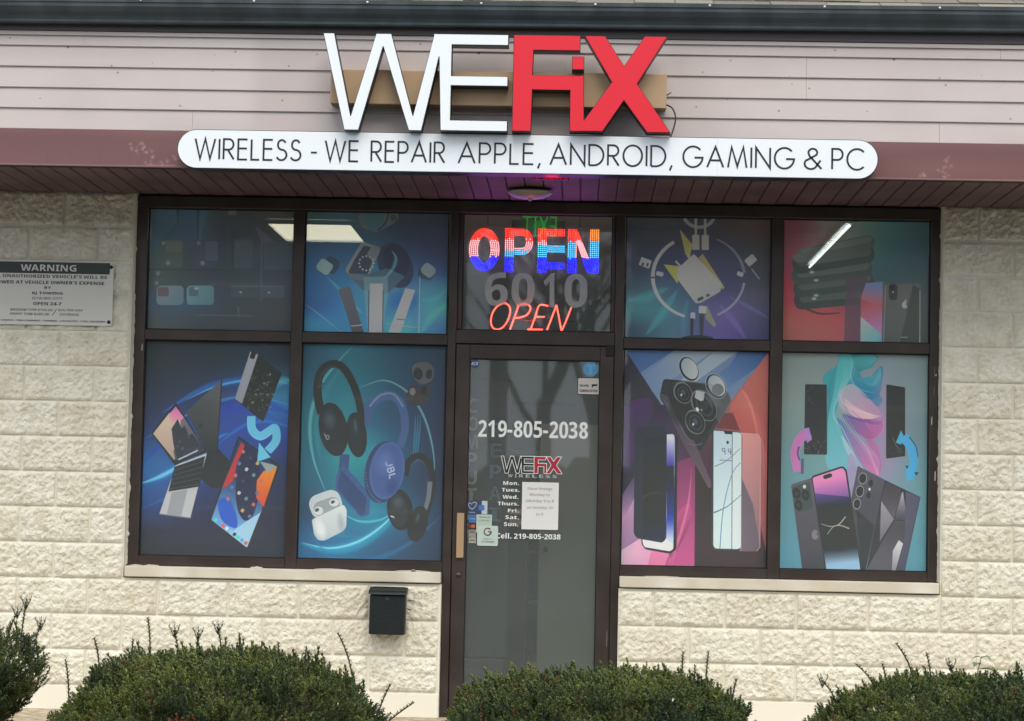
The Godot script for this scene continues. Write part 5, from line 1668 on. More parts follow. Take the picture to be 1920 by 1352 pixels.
func films() -> void:
	var up := Color(1, 1, 1, 0.82)
	var low := Color(1, 1, 1)
	film("window_film", print_laptops(), PANES[0], 0.886, 2.144, low, "blue window film showing laptops and tablets joined by a curly arrow")
	film("window_film", print_headphones(), PANES[1], 0.886, 2.144, low, "teal window film showing headphones and white earbuds in swirls of light")
	film("window_film", print_glass(), PANES[3], 0.886, 2.144, low, "window film showing phone screen glass and large camera lenses on pink and blue")
	film("window_film", print_smoke(), PANES[4], 0.886, 2.144, low, "pale teal window film with coloured smoke above four tilted phones")
	film("window_film", print_cases(), PANES[0], 2.201, 2.917, up, "dark window film at upper left showing packs and two pale cards")
	film("window_film", print_watches(), PANES[1], 2.201, 2.917, up, "blue window film showing a wrist watch above three straps")
	film("window_film", print_chargers(), PANES[3], 2.201, 2.917, up, "purple grey window film showing a white charger in a ring of cables")
	film("window_film", print_red(), PANES[4], 2.201, 2.917, up, "red and teal window film showing a stack of phone cases beside a grey phone")

# ---------------------------------------------------------------- signs on the front
func V(x: float, y: float) -> Vector2:
	return Vector2(x, y)

func signs() -> void:
	var s := thing("letter_sign", "large white and red shop name letters on a tan rail across the siding", "sign")
	part("raceway", bx(1.652, 3.441, 3.336, 3.521, 1.0, 1.10, 0.004), mat(c8(180, 152, 120), 0.6), s)
	var side: Material = mats.black
	var red := mat(c8(226, 30, 52), 0.35)
	var white: Material = mats.white
	var letters := [
		["letter_w", white, [V(1.617, 3.696), V(1.677, 3.696), V(1.774, 3.256), V(1.898, 3.697), V(1.980, 3.697), V(2.103, 3.262), V(2.206, 3.7), V(2.2365, 3.586), V(2.150, 3.181), V(2.082, 3.181), V(1.937, 3.627), V(1.817, 3.179), V(1.741, 3.179)]],
		["letter_e", white, [V(2.201, 3.7), V(2.600, 3.7), V(2.600, 3.642), V(2.302, 3.642), V(2.302, 3.477), V(2.601, 3.477), V(2.601, 3.424), V(2.302, 3.424), V(2.302, 3.241), V(2.603, 3.241), V(2.603, 3.184), V(2.249, 3.184), V(2.234, 3.586)]],
		["letter_f", red, [V(2.627, 3.187), V(2.627, 3.701), V(2.980, 3.701), V(2.980, 3.619), V(2.734, 3.619), V(2.730, 3.488), V(3.001, 3.488), V(3.006, 3.249), V(2.998, 3.191), V(2.931, 3.191), V(2.929, 3.408), V(2.731, 3.408), V(2.727, 3.187)]],
		["letter_x", red, [V(3.0, 3.701), V(3.110, 3.701), V(3.212, 3.544), V(3.318, 3.703), V(3.438, 3.703), V(3.283, 3.449), V(3.463, 3.191), V(3.338, 3.191), V(3.214, 3.358), V(3.104, 3.192), V(2.994, 3.192), V(3.004, 3.249), V(3.148, 3.455)]],
		["letter_i_dot", red, [V(2.937, 3.518), V(2.937, 3.591), V(3.002, 3.591), V(3.002, 3.518)]]]
	# the white pair and the red pair are joined where they touch
	var white_pair := Geometry2D.merge_polygons(PackedVector2Array(letters[0][2]), PackedVector2Array(letters[1][2]))
	var red_pair := Geometry2D.merge_polygons(PackedVector2Array(letters[2][2]), PackedVector2Array(letters[3][2]))
	var joined: Array = []
	for poly in white_pair:
		joined.append(["letters_we", white, poly])
	for poly in red_pair:
		joined.append(["letters_fx", red, poly])
	joined.append(["letter_i_dot", red, PackedVector2Array(letters[4][2])])
	for l in joined:
		var body := begin()
		prism(body, l[2], 1.101, 1.192)
		var b := part(l[0], body, side, s)
		var face := begin()
		prism(face, Geometry2D.offset_polygon(l[2], -0.003)[0], 1.190, 1.200)
		part("face", face, l[1], b)
	var cable := begin(true)
	tube(cable, smooth3([Vector3(3.44, 3.37, 1.03), Vector3(3.475, 3.345, 1.06), Vector3(3.492, 3.29, 1.07), Vector3(3.478, 3.22, 1.08), Vector3(3.462, 3.18, 1.09)]), 0.004, 0.004, 8)
	tube(cable, smooth3([Vector3(3.44, 3.42, 1.03), Vector3(3.455, 3.425, 1.04), Vector3(3.468, 3.435, 1.045)]), 0.0035, 0.002, 6)
	part("cable", cable, mats.black, s)
	# the long rounded sign below the letters
	var t := thing("tagline_sign", "long white round-ended sign with thin dark lettering under the large letters", "sign")
	var x0 := 0.846
	var x1 := 4.560
	var ym := 3.078
	var r := 0.105
	var pill := func(d: float) -> PackedVector2Array:
		return path([arc(x0 + r, ym, r - d, r - d, 90, 270, 24), arc(x1 - r, ym, r - d, r - d, -90, 90, 24)])
	var cab := begin()
	prism(cab, pill.call(0.0), 1.0, 1.118)
	part("cabinet", cab, mats.black, t)
	var face := begin()
	prism(face, pill.call(0.004), 1.115, 1.124)
	var fc := part("face", face, mats.white, t)
	part("seam", bx(3.713, 3.7145, ym - 0.1, ym + 0.1, 1.123, 1.1243), mat(c8(206, 212, 214), 0.5), fc)
	var text := "WIRELESS - WE REPAIR APPLE, ANDROID, GAMING & PC"
	# where each word starts and ends along the sign
	var spans := {"WIRELESS": [0.943, 1.505], "-": [1.560, 1.592], "WE": [1.637, 1.812], "REPAIR": [1.882, 2.270], "APPLE,": [2.345, 2.775], "ANDROID,": [2.832, 3.472], "GAMING": [3.534, 4.118], "&": [4.172, 4.262], "PC": [4.318, 4.486]}
	var words_seen := 0
	for w in text.split(" "):
		var total := 0.0
		for ch in w:
			total += glyph(ch)[0] + 0.23
		total -= 0.23
		var sx: float = (spans[w][1] - spans[w][0]) / total
		var sy := 0.108
		var x: float = spans[w][0]
		for ch in w:
			var gl: Array = glyph(ch)
			var st := begin()
			var zz := 0.0
			for line in gl[1]:
				var pts := PackedVector2Array()
				for q in line:
					pts.append(Vector2(x + q.x * sx, ym - sy / 2 + q.y * sy))
				ribbon(st, pts, 0.0100, 1.1235, 1.1255 + zz)
				zz += 0.0003
			part("lettering", st, mats.ink, fc)
			x += (gl[0] + 0.23) * sx
	# towing notice on the wall
	var n := thing("towing_notice", "white metal towing warning sign with a dark header on the block wall", "sign")
	var plate := begin()
	prism(plate, rrect(-0.0765, 2.390, 0.757, 0.367, 0.018), 0.028, 0.032)
	part("plate", plate, mat(c8(214, 214, 208), 0.4), n)
	part("header_band", bx(-0.440, 0.280, 2.505, 2.571, 0.0315, 0.0335), mat(c8(46, 58, 56), 0.5), n)
	var lines := [
		["WARNING", -0.239, 0.085, 2.519, 2.556], ["ALL UNAUTHORIZED VEHICLE'S WILL BE", -0.417, 0.265, 2.479, 2.497], ["TOWED AT VEHICLE OWNER'S EXPENSE", -0.397, 0.249, 2.443, 2.462],
		["BY", -0.098, -0.059, 2.416, 2.430], ["KJ TOWING", -0.168, 0.011, 2.379, 2.398], ["(219) 805-2771", -0.167, 0.007, 2.351, 2.367], ["OPEN 24-7", -0.160, 0.004, 2.320, 2.338],
		["MEDIUM TOW $195.00", -0.291, -0.046, 2.285, 2.300], ["HEAVY TOW $285.00", -0.292, -0.065, 2.260, 2.276], ["$35 PER DAY", -0.013, 0.131, 2.286, 2.301], ["STORAGE", -0.004, 0.109, 2.261, 2.276],
		["JUMP STARTS - TIRE CHANGES - TOWING - LOCKOUTS - FUEL DELIVERY", -0.400, 0.262, 2.223, 2.235]]
	for k in lines.size():
		var l: Array = lines[k]
		words(l[0], l[1], l[2], l[3], l[4], 0.0335 if k == 0 else 0.032, mat(c8(208, 208, 202), 0.5) if k == 0 else mat(c8(44, 50, 48), 0.6), n, not k in [5, 7, 8, 9, 10])
	var slash := begin()
	prism(slash, PackedVector2Array([V(-0.048, 2.262), V(-0.044, 2.262), V(-0.020, 2.300), V(-0.024, 2.300)]), 0.031, 0.033)
	part("lettering", slash, mat(c8(44, 50, 48), 0.6), n)
	var bolt := begin(true)
	lathe(bolt, PackedVector2Array([Vector2(0.011, 0), Vector2(0.010, 0.004), Vector2(0.005, 0.007), Vector2(0, 0.0075)]), 12)
	bolt.generate_normals()
	var bm := bolt.commit()
	for q in [V(0.287, 2.548), V(0.283, 2.229), V(-0.44, 2.548), V(-0.436, 2.229)]:
		var o := part("bolt", bm, mats.black, n, Vector3(q.x, q.y, 0.032))
		o.rotation.x = PI / 2

func smooth3(p: Array) -> PackedVector3Array:
	var out := PackedVector3Array()
	for k in p.size() - 1:
		for s in 6:
			out.append(p[k].cubic_interpolate(p[k + 1], p[maxi(k - 1, 0)], p[mini(k + 2, p.size() - 1)], s / 6.0))
	out.append(p[-1])
	return out

# ---------------------------------------------------------------- signs that give light
func lit_signs() -> void:
	var s := thing("led_open_sign", "large dotted open sign lit red, white and blue in the pane over the door", "lit sign")
	part("back_panel", bx(2.33, 3.115, 2.575, 2.858, -0.226, -0.224), clear_plastic(), s)
	part("hanger", bx(2.45, 2.454, 2.858, 2.985, -0.226, -0.224), mats.black, s)
	part("hanger", bx(2.99, 2.994, 2.858, 2.985, -0.226, -0.224), mats.black, s)
	var rows: Array = [[], [], [], [], []]
	var put := func(q: Vector2, letter: int) -> void:
		var band := 0
		var edge := rng.randf_range(-0.012, 0.012)
		if q.y < 2.676 + edge * 0.5:
			band = 3
		elif q.y < 2.777 + edge:
			band = [1, 1 if q.y > 2.715 + edge else 2, 2 if q.y < 2.75 + edge else 1, 2 if q.x < 2.972 or q.x > 3.056 else 1][letter]
		if q.y >= 2.777 and q.x > 3.05:
			band = 4
		rows[band].append(Vector3(q.x, q.y, -0.218))
	var run := func(pts: PackedVector2Array, letter: int) -> void:
		var total := 0.0
		for k in pts.size() - 1:
			total += pts[k].distance_to(pts[k + 1])
		var n := maxi(1, int(round(total / 0.0112)))
		var at := 0.0
		var k := 0
		var done := 0.0
		for i in n + 1:
			at = total * i / n
			while k < pts.size() - 2 and done + pts[k].distance_to(pts[k + 1]) < at:
				done += pts[k].distance_to(pts[k + 1])
				k += 1
			put.call(pts[k].move_toward(pts[k + 1], at - done), letter)
	for k in 5:
		var d := 0.006 + 0.0112 * k
		run.call(arc(2.434, 2.7165, 0.092 - d, 0.1285 - d * 0.9, 0, 356, 60), 0)
		run.call(path([V(2.553 + d, 2.842), V(2.553 + d, 2.591)]), 1)
		if k < 4:
			run.call(path([V(2.616, 2.842 - d + 0.004), V(2.660, 2.842 - d + 0.004), arc(2.662, 2.766, 0.060 - d, 0.078 - d, 80, -80, 20), V(2.616, 2.686 + d)]), 1)
		run.call(path([V(2.746 + d, 2.842), V(2.746 + d, 2.591)]), 2)
		run.call(path([V(2.922 + d, 2.842), V(2.922 + d, 2.591)]), 3)
		run.call(path([V(3.052 + d, 2.842), V(3.052 + d, 2.591)]), 3)
		run.call(path([V(2.962 + d * 0.6 - 0.01, 2.836 - d * 0.2), V(3.048 + d * 0.9 - 0.014, 2.600 - d * 0.1)]), 3)
		if k < 4:
			for y in [2.842, 2.746, 2.646]:
				run.call(path([V(2.808, y - d + 0.004), V(2.902, y - d + 0.004)]), 2)
	var cols := [Color(1.0, 0.16, 0.06), Color(1.0, 0.62, 0.64), Color(0.22, 0.72, 0.95), Color(0.03, 0.015, 1.0), Color(1.0, 0.5, 0.12)]
	var pow_ := [2.1, 2.0, 1.9, 2.8, 1.9]
	var dot := begin(true)
	lathe(dot, PackedVector2Array([Vector2(0.0037, -0.004), Vector2(0.0037, 0.001), Vector2(0.0028, 0.0032), Vector2(0.0, 0.004)]), 8)
	dot.generate_normals()
	var dm := dot.commit()
	for b in 5:
		var mm := MultiMesh.new()
		mm.transform_format = MultiMesh.TRANSFORM_3D
		mm.mesh = dm
		mm.instance_count = rows[b].size()
		for k in rows[b].size():
			mm.set_instance_transform(k, Transform3D(Basis(Vector3.RIGHT, PI / 2), rows[b][k]))
		var o := MultiMeshInstance3D.new()
		o.multimesh = mm
		o.material_override = glow_mat(cols[b], pow_[b] / EXPOSURE * 1.5)
		o.name = ["led_dots_red", "led_dots_white", "led_dots_cyan", "led_dots_blue", "led_dots_orange"][b]
		o.set_meta("kind", "stuff")
		s.add_child(o, true)
	var gl := AreaLight3D.new()
	gl.name = "led_sign_glow"
	gl.area_size = Vector2(0.76, 0.25)
	gl.area_range = 8.0
	gl.light_color = Color(0.72, 0.28, 1.0)
	gl.light_energy = 0.034
	gl.shadow_enabled = true
	gl.position = Vector3(2.72, 2.7165, -0.205)
	gl.rotation_degrees = Vector3(0, 180, 0)
	add_child(gl)
	# neon
	var nn := thing("neon_open_sign", "thin slanted red neon open sign low in the pane over the door", "lit sign")
	var k := 0.000644
	var tr := func(list: Array) -> PackedVector3Array:
		var out := PackedVector3Array()
		for q in smooth(P(list), 5):
			out.append(Vector3(2.292 + q.x * k, 3.022 - q.y * k, -0.2))
		return out
	var strokes := [[[418, 962, 460, 990, 470, 1050, 440, 1140, 390, 1195, 330, 1200, 298, 1150, 305, 1070, 345, 1000, 405, 965, 440, 968]],
		[[545, 985, 510, 1090, 472, 1203], [530, 985, 600, 966, 645, 985, 652, 1020, 620, 1068, 560, 1092, 500, 1098]],
		[[815, 982, 735, 978, 700, 1080, 660, 1195], [700, 1084, 785, 1082], [630, 1200, 770, 1198]],
		[[808, 1200, 850, 1085, 890, 972], [890, 972, 915, 1090, 940, 1212], [940, 1212, 985, 1100, 1025, 990]]]
	var names := ["letter_o", "letter_p", "letter_e", "letter_n"]
	var halo := mat(Color(1.0, 0.12, 0.06, 0.25), 0.1)
	halo.transparency = BaseMaterial3D.TRANSPARENCY_ALPHA
	for i in 4:
		var st := begin(true)
		var sh := begin(true)
		for l in strokes[i]:
			tube(st, tr.call(l), 0.0038, 0.0038, 8)
			tube(sh, tr.call(l), 0.0064, 0.0064, 8)
		var tb := part(names[i] + "_tube", st, glow_mat(Color(1.0, 0.42, 0.34), 4.2 / EXPOSURE), nn)
		part("halo_tube", sh, glow_mat_alpha(Color(1.0, 0.1, 0.05), 0.5), tb)  # red halo around the neon, put into a glowing outer tube
	part("back_frame", bx(2.46, 2.97, 2.30, 2.304, -0.216, -0.212), mats.black, nn)
	glow_light("neon_sign_glow", Vector3(2.72, 2.32, -0.175), Color(1.0, 0.25, 0.15), 0.02)

func clear_plastic() -> StandardMaterial3D:
	var m := mat(Color(0.9, 0.9, 0.9, 0.04), 0.5)
	m.transparency = BaseMaterial3D.TRANSPARENCY_ALPHA
	return m

func glow_mat_alpha(col: Color, energy: float) -> StandardMaterial3D:
	var m := glow_mat(col, energy, Color(0.6, 0.05, 0.03, 0.35))
	m.transparency = BaseMaterial3D.TRANSPARENCY_ALPHA
	m.roughness = 0.4
	return m

func glow_light(called: String, at: Vector3, col: Color, energy: float) -> void:
	var l := OmniLight3D.new()
	l.name = called
	l.light_color = col
	l.light_energy = energy
	l.light_size = 0.04
	l.omni_range = 6.0
	l.omni_attenuation = 2.0
	l.shadow_enabled = true
	l.position = at
	add_child(l)

# ---------------------------------------------------------------- lettering and stickers on the glass of the door
func door_stickers() -> void:
	var z := -0.0865
	var num := thing("address_numbers", "faint grey house number between the two open signs", "numbers")
	var faint := mat(c8(208, 214, 214, 118), 0.6)
	faint.transparency = BaseMaterial3D.TRANSPARENCY_ALPHA
	for q in [["6", 245, 450], ["0", 485, 690], ["1", 770, 868], ["0", 960, 1165]]:
		words(q[0], 2.289 + q[1] * 0.000648, 2.289 + q[2] * 0.000648, 2.376, 2.574, -0.1245, faint, num, true, "digit")
	var ph := thing("phone_number_lettering", "large white phone number across the door glass", "lettering")
	words("219-805-2038", 2.427, 3.062, 1.613, 1.710, z, mats.vinyl, ph)
	# shop logo
	var lg := thing("logo_lettering", "white outlined shop logo with red letters on the door glass", "lettering")
	var redv := mat(c8(176, 34, 62), 0.5)
	var x0 := 2.566
	var sx := (2.915 - 2.566) / (3.463 - 1.617)
	var sy := (1.504 - 1.408) / (3.703 - 3.179)
	var shapes := [[V(1.617, 3.696), V(1.677, 3.696), V(1.774, 3.256), V(1.898, 3.697), V(1.980, 3.697), V(2.103, 3.262), V(2.2, 3.7), V(2.2325, 3.586), V(2.150, 3.181), V(2.082, 3.181), V(1.937, 3.627), V(1.817, 3.179), V(1.741, 3.179)],
		[V(2.23, 3.7), V(2.600, 3.7), V(2.600, 3.642), V(2.302, 3.642), V(2.302, 3.477), V(2.601, 3.477), V(2.601, 3.424), V(2.302, 3.424), V(2.302, 3.241), V(2.603, 3.241), V(2.603, 3.184), V(2.249, 3.184)],
		[V(2.627, 3.187), V(2.627, 3.701), V(2.960, 3.701), V(2.960, 3.619), V(2.734, 3.619), V(2.730, 3.488), V(2.99, 3.488), V(2.99, 3.191), V(2.931, 3.191), V(2.929, 3.408), V(2.731, 3.408), V(2.727, 3.187)],
		[V(3.0, 3.701), V(3.110, 3.701), V(3.212, 3.544), V(3.318, 3.703), V(3.438, 3.703), V(3.283, 3.449), V(3.463, 3.191), V(3.338, 3.191), V(3.214, 3.358), V(3.104, 3.192), V(3.004, 3.192), V(3.148, 3.455)]]
	for k in 4:
		var poly := PackedVector2Array()
		for q in shapes[k]:
			poly.append(V(x0 + (q.x - 1.617) * sx, 1.408 + (q.y - 3.179) * sy))
		var outer := begin()
		prism(outer, Geometry2D.offset_polygon(poly, 0.004)[0], z, z + 0.0012 + 0.0003 * k)
		var o := part(["letter_w", "letter_e", "letter_f", "letter_x"][k], outer, mats.vinyl, lg)
		var inner := begin()
		prism(inner, poly, z, z + 0.0026 + 0.0003 * k)
		part("letter_face", inner, redv if k > 1 else mats.black, o)
	var lx := 2.606
	for ch in "WIRELESS":
		var wd := 0.012 if ch == "I" else 0.026
		words(ch, lx, lx + wd, 1.383, 1.401, z, mat(c8(176, 182, 180), 0.5), lg)
		lx += wd + 0.0125
	var hr := thing("hours_lettering", "white weekday list and cell number on the door glass", "lettering")
	for q in [["Mon.", 2.579, 2.670, 1.338, 1.359], ["Tues.", 2.571, 2.674, 1.299, 1.320], ["Wed.", 2.577, 2.669, 1.258, 1.281], ["Thurs.", 2.549, 2.671, 1.220, 1.242], ["Fri.", 2.609, 2.671, 1.180, 1.202], ["Sat.", 2.596, 2.674, 1.141, 1.163], ["Sun.", 2.588, 2.671, 1.101, 1.123], ["Cell. 219-805-2038", 2.544, 2.916, 1.029, 1.061]]:
		words(q[0], q[1], q[2], q[3], q[4], z, mats.vinyl, hr)
	var pp := thing("paper_notice", "white paper sheet with grey store timings taped to the door glass", "notice")
	part("sheet", bx(2.689, 2.900, 1.085, 1.357, z, z + 0.001), mat(c8(228, 228, 226), 0.8), pp)
	for q in [["Store timings", 2.720, 2.863, 1.308, 1.329], ["Monday to", 2.734, 2.849, 1.273, 1.295], ["Saturday 9 to 8", 2.711, 2.873, 1.237, 1.259], ["on Sunday 10", 2.719, 2.866, 1.199, 1.220], ["to 6", 2.772, 2.813, 1.166, 1.182]]:
		words(q[0], q[1], q[2], q[3], q[4], z + 0.001, mat(c8(150, 150, 150), 0.8), pp, false)
	# stickers
	var oc := thing("octagon_sticker", "pale blue eight-sided sticker in the top right corner of the door glass", "sticker")
	var st := begin()
	var pts := PackedVector2Array()
	for k in 8:
		pts.append(V(3.071, 2.018) + V(0.046, 0).rotated(TAU * (k + 0.5) / 8))
	prism(st, pts, z, z + 0.0012)
	part("sheet", st, mat(c8(86, 158, 204), 0.4), oc)
	part("mark", bx(3.062, 3.080, 1.985, 2.032, z + 0.001, z + 0.0016), mat(c8(112, 176, 214), 0.4), oc)
	part("mark", bx(3.044, 3.098, 2.032, 2.044, z + 0.001, z + 0.0017), mat(c8(112, 176, 214), 0.4), oc)
	var cs := thing("camera_sticker", "small white sticker about security cameras under the blue eight-sided sticker", "sticker")
	var cst := begin()
	prism(cst, rrect(3.061, 1.918, 0.130, 0.100, 0.008), z, z + 0.001)
	part("sheet", cst, mat(c8(52, 54, 54), 0.5), cs)
	var cst2 := begin()
	prism(cst2, rrect(3.061, 1.918, 0.122, 0.092, 0.006), z, z + 0.0016)
	part("sheet", cst2, mat(c8(206, 200, 196), 0.5), cs)
	words("Security", 3.010, 3.062, 1.910, 1.930, z + 0.0016, mats.black, cs)
	words("Cameras In Use", 3.010, 3.112, 1.884, 1.902, z + 0.0016, mats.black, cs)
	var camst := begin()
	prism(camst, PackedVector2Array([V(3.078, 1.912), V(3.086, 1.910), V(3.086, 1.918), V(3.110, 1.920), V(3.112, 1.930), V(3.080, 1.930)]), z + 0.0014, z + 0.0022)
	part("camera_mark", camst, mats.black, cs)
	var rd := thing("round_sticker", "round blue sticker with slanted white letters in the top left corner of the door glass", "sticker")
	var rs := begin()
	prism(rs, oval(2.400, 2.036, 0.026, 0.026), z, z + 0.0011)
	part("sheet", rs, mat(c8(58, 86, 136), 0.4), rd)
	var aw := words("ACX", 2.383, 2.423, 2.027, 2.046, z + 0.001, mats.vinyl, rd)
	aw.transform.basis.y += Vector3(aw.transform.basis.y.y * 0.3, 0, 0)
	aw.position.x -= 0.004
	var hc := thing("heart_card", "dark blue card sticker with a heart outline above the door handle", "sticker")
	part("sheet", bx(2.378, 2.457, 1.168, 1.243, z, z + 0.001), mat(c8(58, 70, 100), 0.5), hc)
	var hs := begin()
	ribbon(hs, smooth(PackedVector2Array([V(2.400, 1.220), V(2.390, 1.231), V(2.381, 1.224), V(2.384, 1.212), V(2.402, 1.194), V(2.424, 1.216), V(2.426, 1.230), V(2.415, 1.235), V(2.402, 1.228)])), 0.005, z, z + 0.0016)
	part("heart", hs, mat(c8(160, 176, 200), 0.5), hc)
	part("line", bx(2.384, 2.420, 1.174, 1.178, z, z + 0.0016), mat(c8(150, 164, 188), 0.5), hc)
	var wc := thing("white_card", "white card sticker with a blue square beside the heart sticker", "sticker")
	part("sheet", bx(2.4575, 2.490, 1.168, 1.243, z, z + 0.0012), mat(c8(186, 198, 208), 0.5), wc)
	part("square", bx(2.440, 2.473, 1.189, 1.219, z + 0.001, z + 0.002), mat(c8(76, 112, 188), 0.5), wc)
	var pc := thing("payment_stickers", "column of small payment card stickers at the left edge of the door glass", "sticker")
	part("card", bx(2.384, 2.426, 1.116, 1.163, z, z + 0.001), mat(c8(66, 112, 172), 0.5), pc)
	part("stripe", bx(2.388, 2.422, 1.136, 1.142, z, z + 0.0015), mat(c8(120, 156, 200), 0.5), pc)
	part("card", bx(2.384, 2.426, 1.079, 1.113, z, z + 0.001), mat(c8(40, 36, 38), 0.5), pc)
	for q in [[2.398, c8(168, 48, 44)], [2.411, c8(190, 100, 50)]]:
		var cst3 := begin()
		prism(cst3, oval(q[0], 1.096, 0.011, 0.011), z, z + 0.0016 + (q[0] - 2.39) * 0.03)
		part("disc", cst3, mat(q[1], 0.5), pc)
	part("card", bx(2.385, 2.427, 1.035, 1.076, z, z + 0.001), mat(c8(150, 150, 142), 0.5), pc)
	words("VISA", 2.389, 2.423, 1.058, 1.070, z + 0.001, mat(c8(84, 88, 92), 0.5), pc)
	part("card", bx(2.386, 2.428, 0.999, 1.032, z, z + 0.001), mat(c8(168, 166, 154), 0.5), pc)
	part("stripe", bx(2.390, 2.424, 1.012, 1.018, z, z + 0.0015), mat(c8(110, 104, 90), 0.5), pc)
	var g1 := thing("review_card", "pale green card with faint print, upper of two overlapping cards by the handle", "sticker")
	part("sheet", bx(2.428, 2.518, 1.06, 1.165, z + 0.0012, z + 0.0022), mat(c8(180, 198, 188), 0.5), g1)
	words("Review us", 2.446, 2.508, 1.146, 1.156, z + 0.0022, mat(c8(120, 138, 132), 0.5), g1, false)
	words("on the web", 2.442, 2.502, 1.126, 1.136, z + 0.0022, mat(c8(130, 146, 140), 0.5), g1, false)
	var g2 := thing("review_card", "pale green card with a large letter G, lower of two overlapping cards by the handle", "sticker")
	var gst := begin()
	prism(gst, rrect(2.495, 1.043, 0.120, 0.116, 0.008), z + 0.0024, z + 0.0036)
	part("sheet", gst, mat(c8(190, 208, 198), 0.5), g2)
	var arcs := [[arc(2.495, 1.066, 0.020, 0.020, 40, 140), c8(120, 66, 58)], [arc(2.495, 1.066, 0.020, 0.020, 138, 210), c8(112, 100, 60)], [arc(2.495, 1.066, 0.020, 0.020, 208, 300), c8(60, 92, 70)], [path([arc(2.495, 1.066, 0.020, 0.020, 298, 360), V(2.497, 1.066)]), c8(54, 74, 92)]]
	for k in 4:
		var q := begin()
		ribbon(q, arcs[k][0], 0.0075, z + 0.003, z + 0.0041 + 0.0002 * k)
		part("letter_mark", q, mat(arcs[k][1], 0.5), g2)
	words("Review us", 2.470, 2.520, 1.022, 1.030, z + 0.0036, mat(c8(120, 138, 132), 0.5), g2, false)
	words("on Google", 2.460, 2.535, 1.002, 1.015, z + 0.0036, mat(c8(92, 110, 106), 0.5), g2)

# ---------------------------------------------------------------- mailbox, soffit lamp
func small_things() -> void:
	var mb := thing("mailbox", "dark green metal mailbox hung on the block wall left of the door", "mailbox", Vector3(1.84, 0.475, 0.03))
	mb.rotation.z = -0.006
	var green := triplanar(mat(c8(38, 46, 48), 0.42, 0.0, 0.4), 3.0)
	green.albedo_texture = mats.grit
	var body := begin()
	box(body, Vector3(0.0, 0.0, 0.0), Vector3(0.204, 0.225, 0.10), 0.006)
	part("body", body, green, mb)
	var lid := begin()
	along_x(lid, PackedVector2Array([Vector2(-0.002, 0.227), Vector2(0.108, 0.227), Vector2(0.112, 0.232), Vector2(0.110, 0.242), Vector2(0.098, 0.250), Vector2(0.0, 0.266)]), -0.006, 0.210)
	part("lid", lid, green, mb)
	part("lid_hem", bx(-0.005, 0.209, 0.2262, 0.236, 0.1095, 0.1145, 0.002), mat(c8(60, 70, 72), 0.4), mb)
	part("lock_plate", bx(0.093, 0.111, 0.195, 0.212, 0.1, 0.103, 0.001), mat(c8(64, 70, 70), 0.4, 0.4), mb)
	part("hinge", bx(0.01, 0.194, 0.262, 0.268, -0.004, 0.006, 0.002), green, mb)
	var lk := begin(true)
	lathe(lk, PackedVector2Array([Vector2(0.003, 0), Vector2(0.0025, 0.0015), Vector2(0, 0.002)]), 10)
	var lo := part("rivet", lk, mats.gasket, mb, Vector3(0.09, 0.11, 0.10))
	lo.rotation.x = PI / 2
	for q in [[0.222, 0.195, 0.03], [0.21, 0.145, 0.02]]:
		var cl := begin(true)
		tube(cl, PackedVector3Array([Vector3(q[0] - 0.012, q[1], -0.02), Vector3(q[0] + q[2], q[1] - 0.005, -0.005)]), 0.0025, 0.002, 6)
		part("bracket_wire", cl, mats.gasket, mb)
	# canopy lamp under the soffit
	var la := thing("canopy_lamp", "shallow round silver lamp under the soffit over the door", "lamp", Vector3(2.712, 2.985, 0.46))
	var neck := begin(true)
	lathe(neck, PackedVector2Array([Vector2(0.085, 0.0), Vector2(0.085, -0.016), Vector2(0.10, -0.018)]), 36)
	part("canopy_ring", neck, mats.dark, la)
	var dome := begin(true)
	lathe(dome, PackedVector2Array([Vector2(0.085, -0.012), Vector2(0.128, -0.017), Vector2(0.130, -0.021), Vector2(0.120, -0.030), Vector2(0.090, -0.046), Vector2(0.050, -0.055), Vector2(0.0, -0.057)]), 48)
	part("dome", dome, mat(c8(150, 148, 142), 0.38, 0.2), la)
	var fin := begin(true)
	lathe(fin, PackedVector2Array([Vector2(0.012, -0.054), Vector2(0.012, -0.063), Vector2(0.005, -0.068), Vector2(0, -0.068)]), 14)
	part("knob", fin, mat(c8(170, 168, 162), 0.3, 0.8), la)
	# small red display hung behind the long sign
	var rdp := thing("red_led_display", "narrow red dotted display peeping out under the long white sign", "lit sign")
	part("case", bx(2.745, 2.93, 2.972, 2.999, 0.90, 0.93, 0.002), mats.black, rdp)
	var ds := begin()
	var g := RandomNumberGenerator.new()
	g.seed = 8
	for k in 30:
		for j in 3:
			if g.randf() < 0.62:
				box(ds, Vector3(2.752 + k * 0.0058, 2.975 + j * 0.006, 0.9295), Vector3(2.7555 + k * 0.0058, 2.9785 + j * 0.006, 0.9315))
	part("led_dots", ds, glow_mat(Color(1.0, 0.1, 0.16), 1.0 / EXPOSURE), rdp)
	glow_light("red_display_glow", Vector3(2.84, 2.96, 0.945), Color(1, 0.15, 0.2), 0.002)

